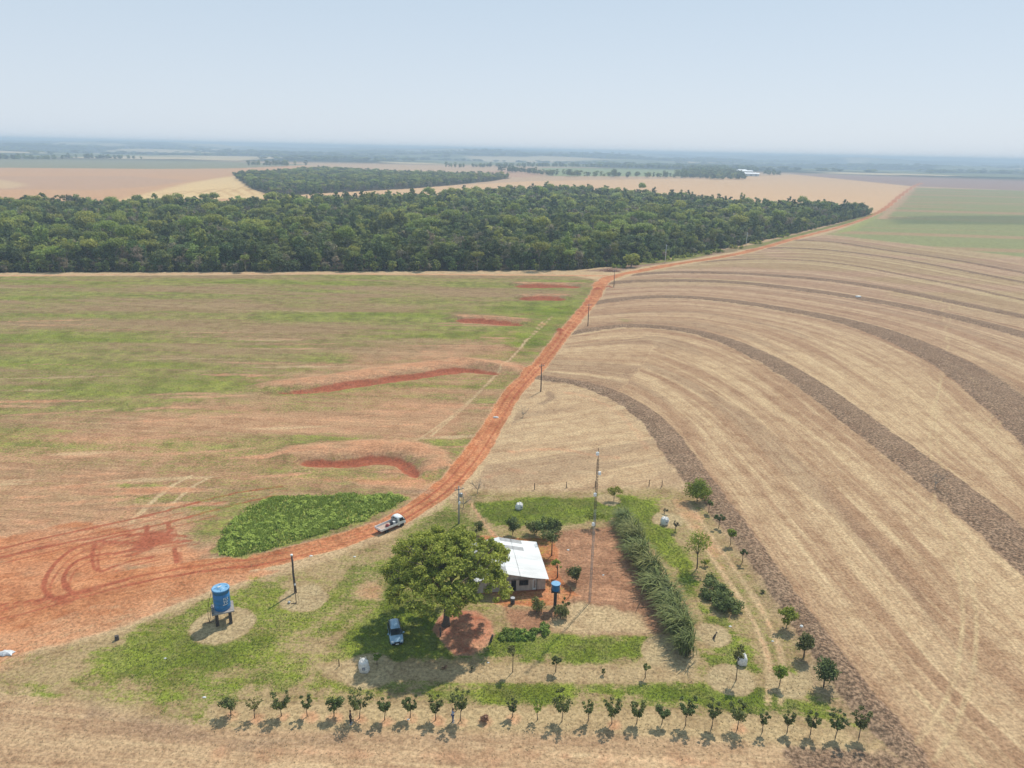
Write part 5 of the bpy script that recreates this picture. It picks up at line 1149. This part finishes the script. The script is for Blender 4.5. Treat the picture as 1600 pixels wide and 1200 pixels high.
m, p = load('x', (.1, -.2, 0), lambda m: (m.lathe([(.22, 0), (.26, .05), (.26, .5), (.12, .58), (.06, .7)], 14)), '', ''); tagk(m.build('gas_cylinder', plain('dull_grey_can', (.08, .08, .09), .6), loc=p, smooth=True), 'dark canister standing behind the truck cab', 'canister')
m, p = load('x', (.42, -.45, 0), lambda m: (m.box((0, 0, .25), (.35, .4, .5)), m.box((0, 0, .53), (.38, .43, .06))), '', ''); tagk(m.build('white_box', WHITE, loc=p, rz=hd), 'white box standing in the truck bed against the cab', 'box')

# ------------------------------------------------------------ people
SKIN = plain('skin', (.24, .13, .085), .6, .1); HAIR = plain('black_hair', (.012, .010, .009), .6, .1)
def skin_obj(name, nodes, edges, mat, parent, sub=1):
    me = bpy.data.meshes.new(name); me.from_pydata([n[:3] for n in nodes], edges, []); o = bpy.data.objects.new(name, me); C.objects.link(o)
    o.modifiers.new('s', 'SKIN'); sv = me.skin_vertices
    if not sv: me.skin_vertices
    for i, n in enumerate(nodes): me.skin_vertices[0].data[i].radius = (n[3], n[3] if len(n) < 5 else n[4])
    me.skin_vertices[0].data[0].use_root = True
    ms = o.modifiers.new('u', 'SUBSURF'); ms.levels = sub; ms.render_levels = sub
    me.materials.append(mat)
    dg = bpy.context.evaluated_depsgraph_get(); ev = o.evaluated_get(dg); m2 = bpy.data.meshes.new_from_object(ev); o.modifiers.clear(); o.data = m2
    m2.polygons.foreach_set('use_smooth', np.ones(len(m2.polygons), bool))
    if not m2.materials: m2.materials.append(mat)
    o.parent = parent; return o
def person(x, y, lb, shirt, trou, shoe, rz, arms, hat=None):
    b = gp(x, y); e = empty('person', b, lb, 'person', None, rz)
    # y is forward ; joints
    hip = {s: (s*.095, 0, .92) for s in (-1, 1)}; kn = {-1: (-.11, .04, .50), 1: (.12, -.03, .50)}; an = {-1: (-.12, .06, .09), 1: (.13, -.08, .09)}
    body = [(0, 0, .98, .13, .10), (0, 0, 1.15, .125, .09), (0, .01, 1.36, .15, .10), (0, .01, 1.47, .07, .07), (0, .02, 1.56, .055, .055), (0, .03, 1.66, .085, .10), (0, .03, 1.73, .07, .08)]; ed = [(i, i+1) for i in range(6)]
    def chain(start, pts):
        k = start
        for p in pts: body.append(p); ed.append((k, len(body)-1)); k = len(body)-1
        return k
    for s in (-1, 1):
        chain(0, [(*hip[s], .09), (*kn[s], .062), (*an[s], .042), (an[s][0], an[s][1]+.13, .045, .04)])
        sh, el, wr, hn = arms[s]; chain(2, [(*sh, .055), (*el, .042), (*wr, .03), (*hn, .036)])
    bo = skin_obj('body', body, ed, SKIN, e)
    # fingers, ears and nose joined to the body mesh
    m = MB()
    for s in (-1, 1):
        sh, el, wr, hn = arms[s]; w, h_ = Vector(wr), Vector(hn); d = (h_-w).normalized(); a = d.cross(Vector((0, 1, .2))).normalized()
        for q, L in zip((-.026, -.009, .009, .026), (.065, .078, .072, .055)):
            p = h_+a*q+d*.01; m.tube([p, p+d*L*.6, p+d*L+Vector((0, .015, -.01))], [.009, .008, .006], 5)
        m.tube([w.lerp(h_, .4), w.lerp(h_, .7)+a*.045*s+Vector((0, .02, 0)), h_+a*.055*s+Vector((0, .03, 0))], [.011, .010, .007], 5)
        m.tube([(s*.078, .02, 1.66), (s*.095, .015, 1.67)], [.03, .02], 6)
    m.tube([(0, .12, 1.67), (0, .145, 1.645)], [.012, .016], 5)
    for s in (-1, 1): m.tube([(s*.033, .112, 1.69), (s*.033, .124, 1.69)], [.012, .008], 5)
    m.tube([(-.025, .118, 1.615), (.025, .118, 1.615)], [.008, .008], 5)
    me = m.mesh('x', SKIN); off_ = len(bo.data.vertices); import bmesh
    bm = bmesh.new(); bm.from_mesh(bo.data); bm.from_mesh(me); bm.to_mesh(bo.data); bm.free()
    top = [(0, 0, .90, .16, .125), (0, 0, 1.15, .148, .11), (0, .01, 1.36, .168, .118), (0, .01, 1.46, .085, .085)]; te = [(0, 1), (1, 2), (2, 3)]
    for s in (-1, 1):
        sh, el, wr, hn = arms[s]; k = len(top); top.append((*sh, .075)); te.append((2, k)); mid = tuple((a+b_)/2 for a, b_ in zip(sh, el)); top.append((*mid, .066)); te.append((k, k+1))
    skin_obj('shirt', top, te, plain('shirt_cloth', shirt, .9, .15), e)
    tr_ = [(0, 0, .96, .150, .12)]; te = []
    for s in (-1, 1):
        k = len(tr_); tr_ += [(*hip[s], .11), (*kn[s], .082), (an[s][0], an[s][1], .13, .068)]; te += [(0, k), (k, k+1), (k+1, k+2)]
    skin_obj('trousers', tr_, te, plain('trouser_cloth', trou, .9, .15), e)
    for s in (-1, 1): MB().box((an[s][0], an[s][1]+.07, .045), (.11, .28, .09), taper=.8).build('shoe', plain('shoe_leather', shoe, .7), e)
    MB().lathe([(.092, 0), (.102, .05), (.085, .11), (.04, .135), (.0001, .14)], 14, (0, .015, 1.665)).build('hair', HAIR, e, True)
    if hat:
        MB().lathe([(.20, 0), (.205, .015), (.10, .02), (.09, .1), (.0001, .12)], 16, (0, .03, 1.73)).build('hat', plain('cap_cloth', hat, .9), e, True)
    return e
def A_(s, kind):
    if kind == 'down': return ((s*.19, 0, 1.40), (s*.24, -.02, 1.12), (s*.23, .10, .88), (s*.22, .13, .80))
    if kind == 'bent': return ((s*.19, 0, 1.40), (s*.23, .02, 1.13), (s*.14, .24, 1.14), (s*.11, .31, 1.17))
    return ((s*.19, .02, 1.41), (s*.22, .28, 1.46), (s*.19, .48, 1.64), (s*.18, .55, 1.70))
person(548, 1131, 'person in dark clothes standing in the shade beside the large spreading citrus tree', (.035, .035, .045), (.03, .03, .038), (.5, .5, .5), -1.3, {-1: A_(-1, 'bent'), 1: A_(1, 'down')})
person(707.5, 1128, 'person in pale blue shirt and jeans reaching up into the tall leaning tree', (.36, .42, .55), (.07, .11, .20), (.45, .42, .4), -1.0, {-1: A_(-1, 'up'), 1: A_(1, 'up')})

# ------------------------------------------------------------ small things lying about
def rock(x, y, s_, lb, mat, nm='boulder'):
    r = np.random.default_rng(int(x)); m = MB(); n = 12
    for zi, (q, z) in enumerate(((.85, -.1), (1., .15), (.8, .5), (.35, .7), (.01, .75))):
        for j in range(n): a = 2*math.pi*j/n; w = q*(1+.16*r.normal()); m.v.append((w*s_*1.5*math.cos(a), w*s_*math.sin(a), z*s_))
    for i in range(4):
        for j in range(n): m.f.append((i*n+j, i*n+(j+1) % n, (i+1)*n+(j+1) % n, (i+1)*n+j))
    tagk(m.build(nm, mat, loc=gp(x, y)), lb, 'rock' if 'rock' in nm or 'boulder' in nm else 'bag')
rock(9, 1022, .55, 'white boulder on the bare soil at the left margin', plain('white_stone', (.6, .6, .6), .8))
rock(775, 651, .45, 'pale heap of spilled lime on the road', plain('spilled_lime', (.58, .54, .5), .9), 'lime_rock')
for x, y, s_, lb in ((887.5, 859.5, .16, 'white plastic bag in the garden beside the spreading tree'), (942.6, 899, .12, 'white scrap below the mast in the garden'), (1141, 979, .14, 'white scrap on the lawn below the long bush'), (638, 1124, .1, 'white scrap beside the narrow citrus sapling'), (1341, 466, .9, 'small white bale out on the harvested field'), (258, 1029, .12, 'white scrap on the left lawn'), (319, 1090, .14, 'white scrap by the left end of the citrus row'), (763, 1036, .1, 'white scrap below the red tree bed'), (486, 868, .18, 'white scrap on the road beside the black post'), (554, 870, .15, 'white scrap in dry grass left of the huge tree'), (1207, 1002, .12, 'white scrap by the tractor track on the right')):
    rock(x, y, s_, lb, WHITE, 'plastic_bag')
b = gp(1249, 999); b.z += 1.9; m = MB(); m.lathe([(.0001, -.1), (.22, -.05), (.2, .1), (.0001, .2)], 9); tagk(m.build('rag', WHITE, loc=b), 'white rag caught in the crown of a fruit tree', 'rag')
# far farm buildings
def shed(x, y, L, D_, h, lb, rz, mat=SHEET):
    b = gp(x, y); e = empty('farm_shed', b, lb, 'shed', None, rz); MB().box((0, 0, h/2), (L, D_, h)).build('wall', WHITE, e)
    MB().add([(-L/2-1, -D_/2-1, h+.02), (L/2+1, -D_/2-1, h+.02), (L/2+1, 0, h+3), (-L/2-1, 0, h+3), (L/2+1, D_/2+1, h+.02), (-L/2-1, D_/2+1, h+.02)], [(0, 1, 2, 3), (3, 2, 4, 5), (0, 3, 5), (1, 4, 2)]).build('roof', mat, e)
    for q in (-.3, 0, .3): MB().box((L*q, -D_/2-.05, h*.4), (L*.12, .2, h*.8)).build('door', METAL, e)
BRT_R = plain('bright_roof', (.78, .77, .76), .5, .05, .2)
shed(1148, 269.5, 75, 30, 9, 'long white roofed shed on the far hill by the wood', .05, BRT_R); shed(1165, 271, 40, 22, 8, 'shorter pale shed right of the long far shed', .05, BRT_R); shed(1172, 275, 48, 20, 7, 'low white shed in front of the far sheds', -.05, BRT_R)
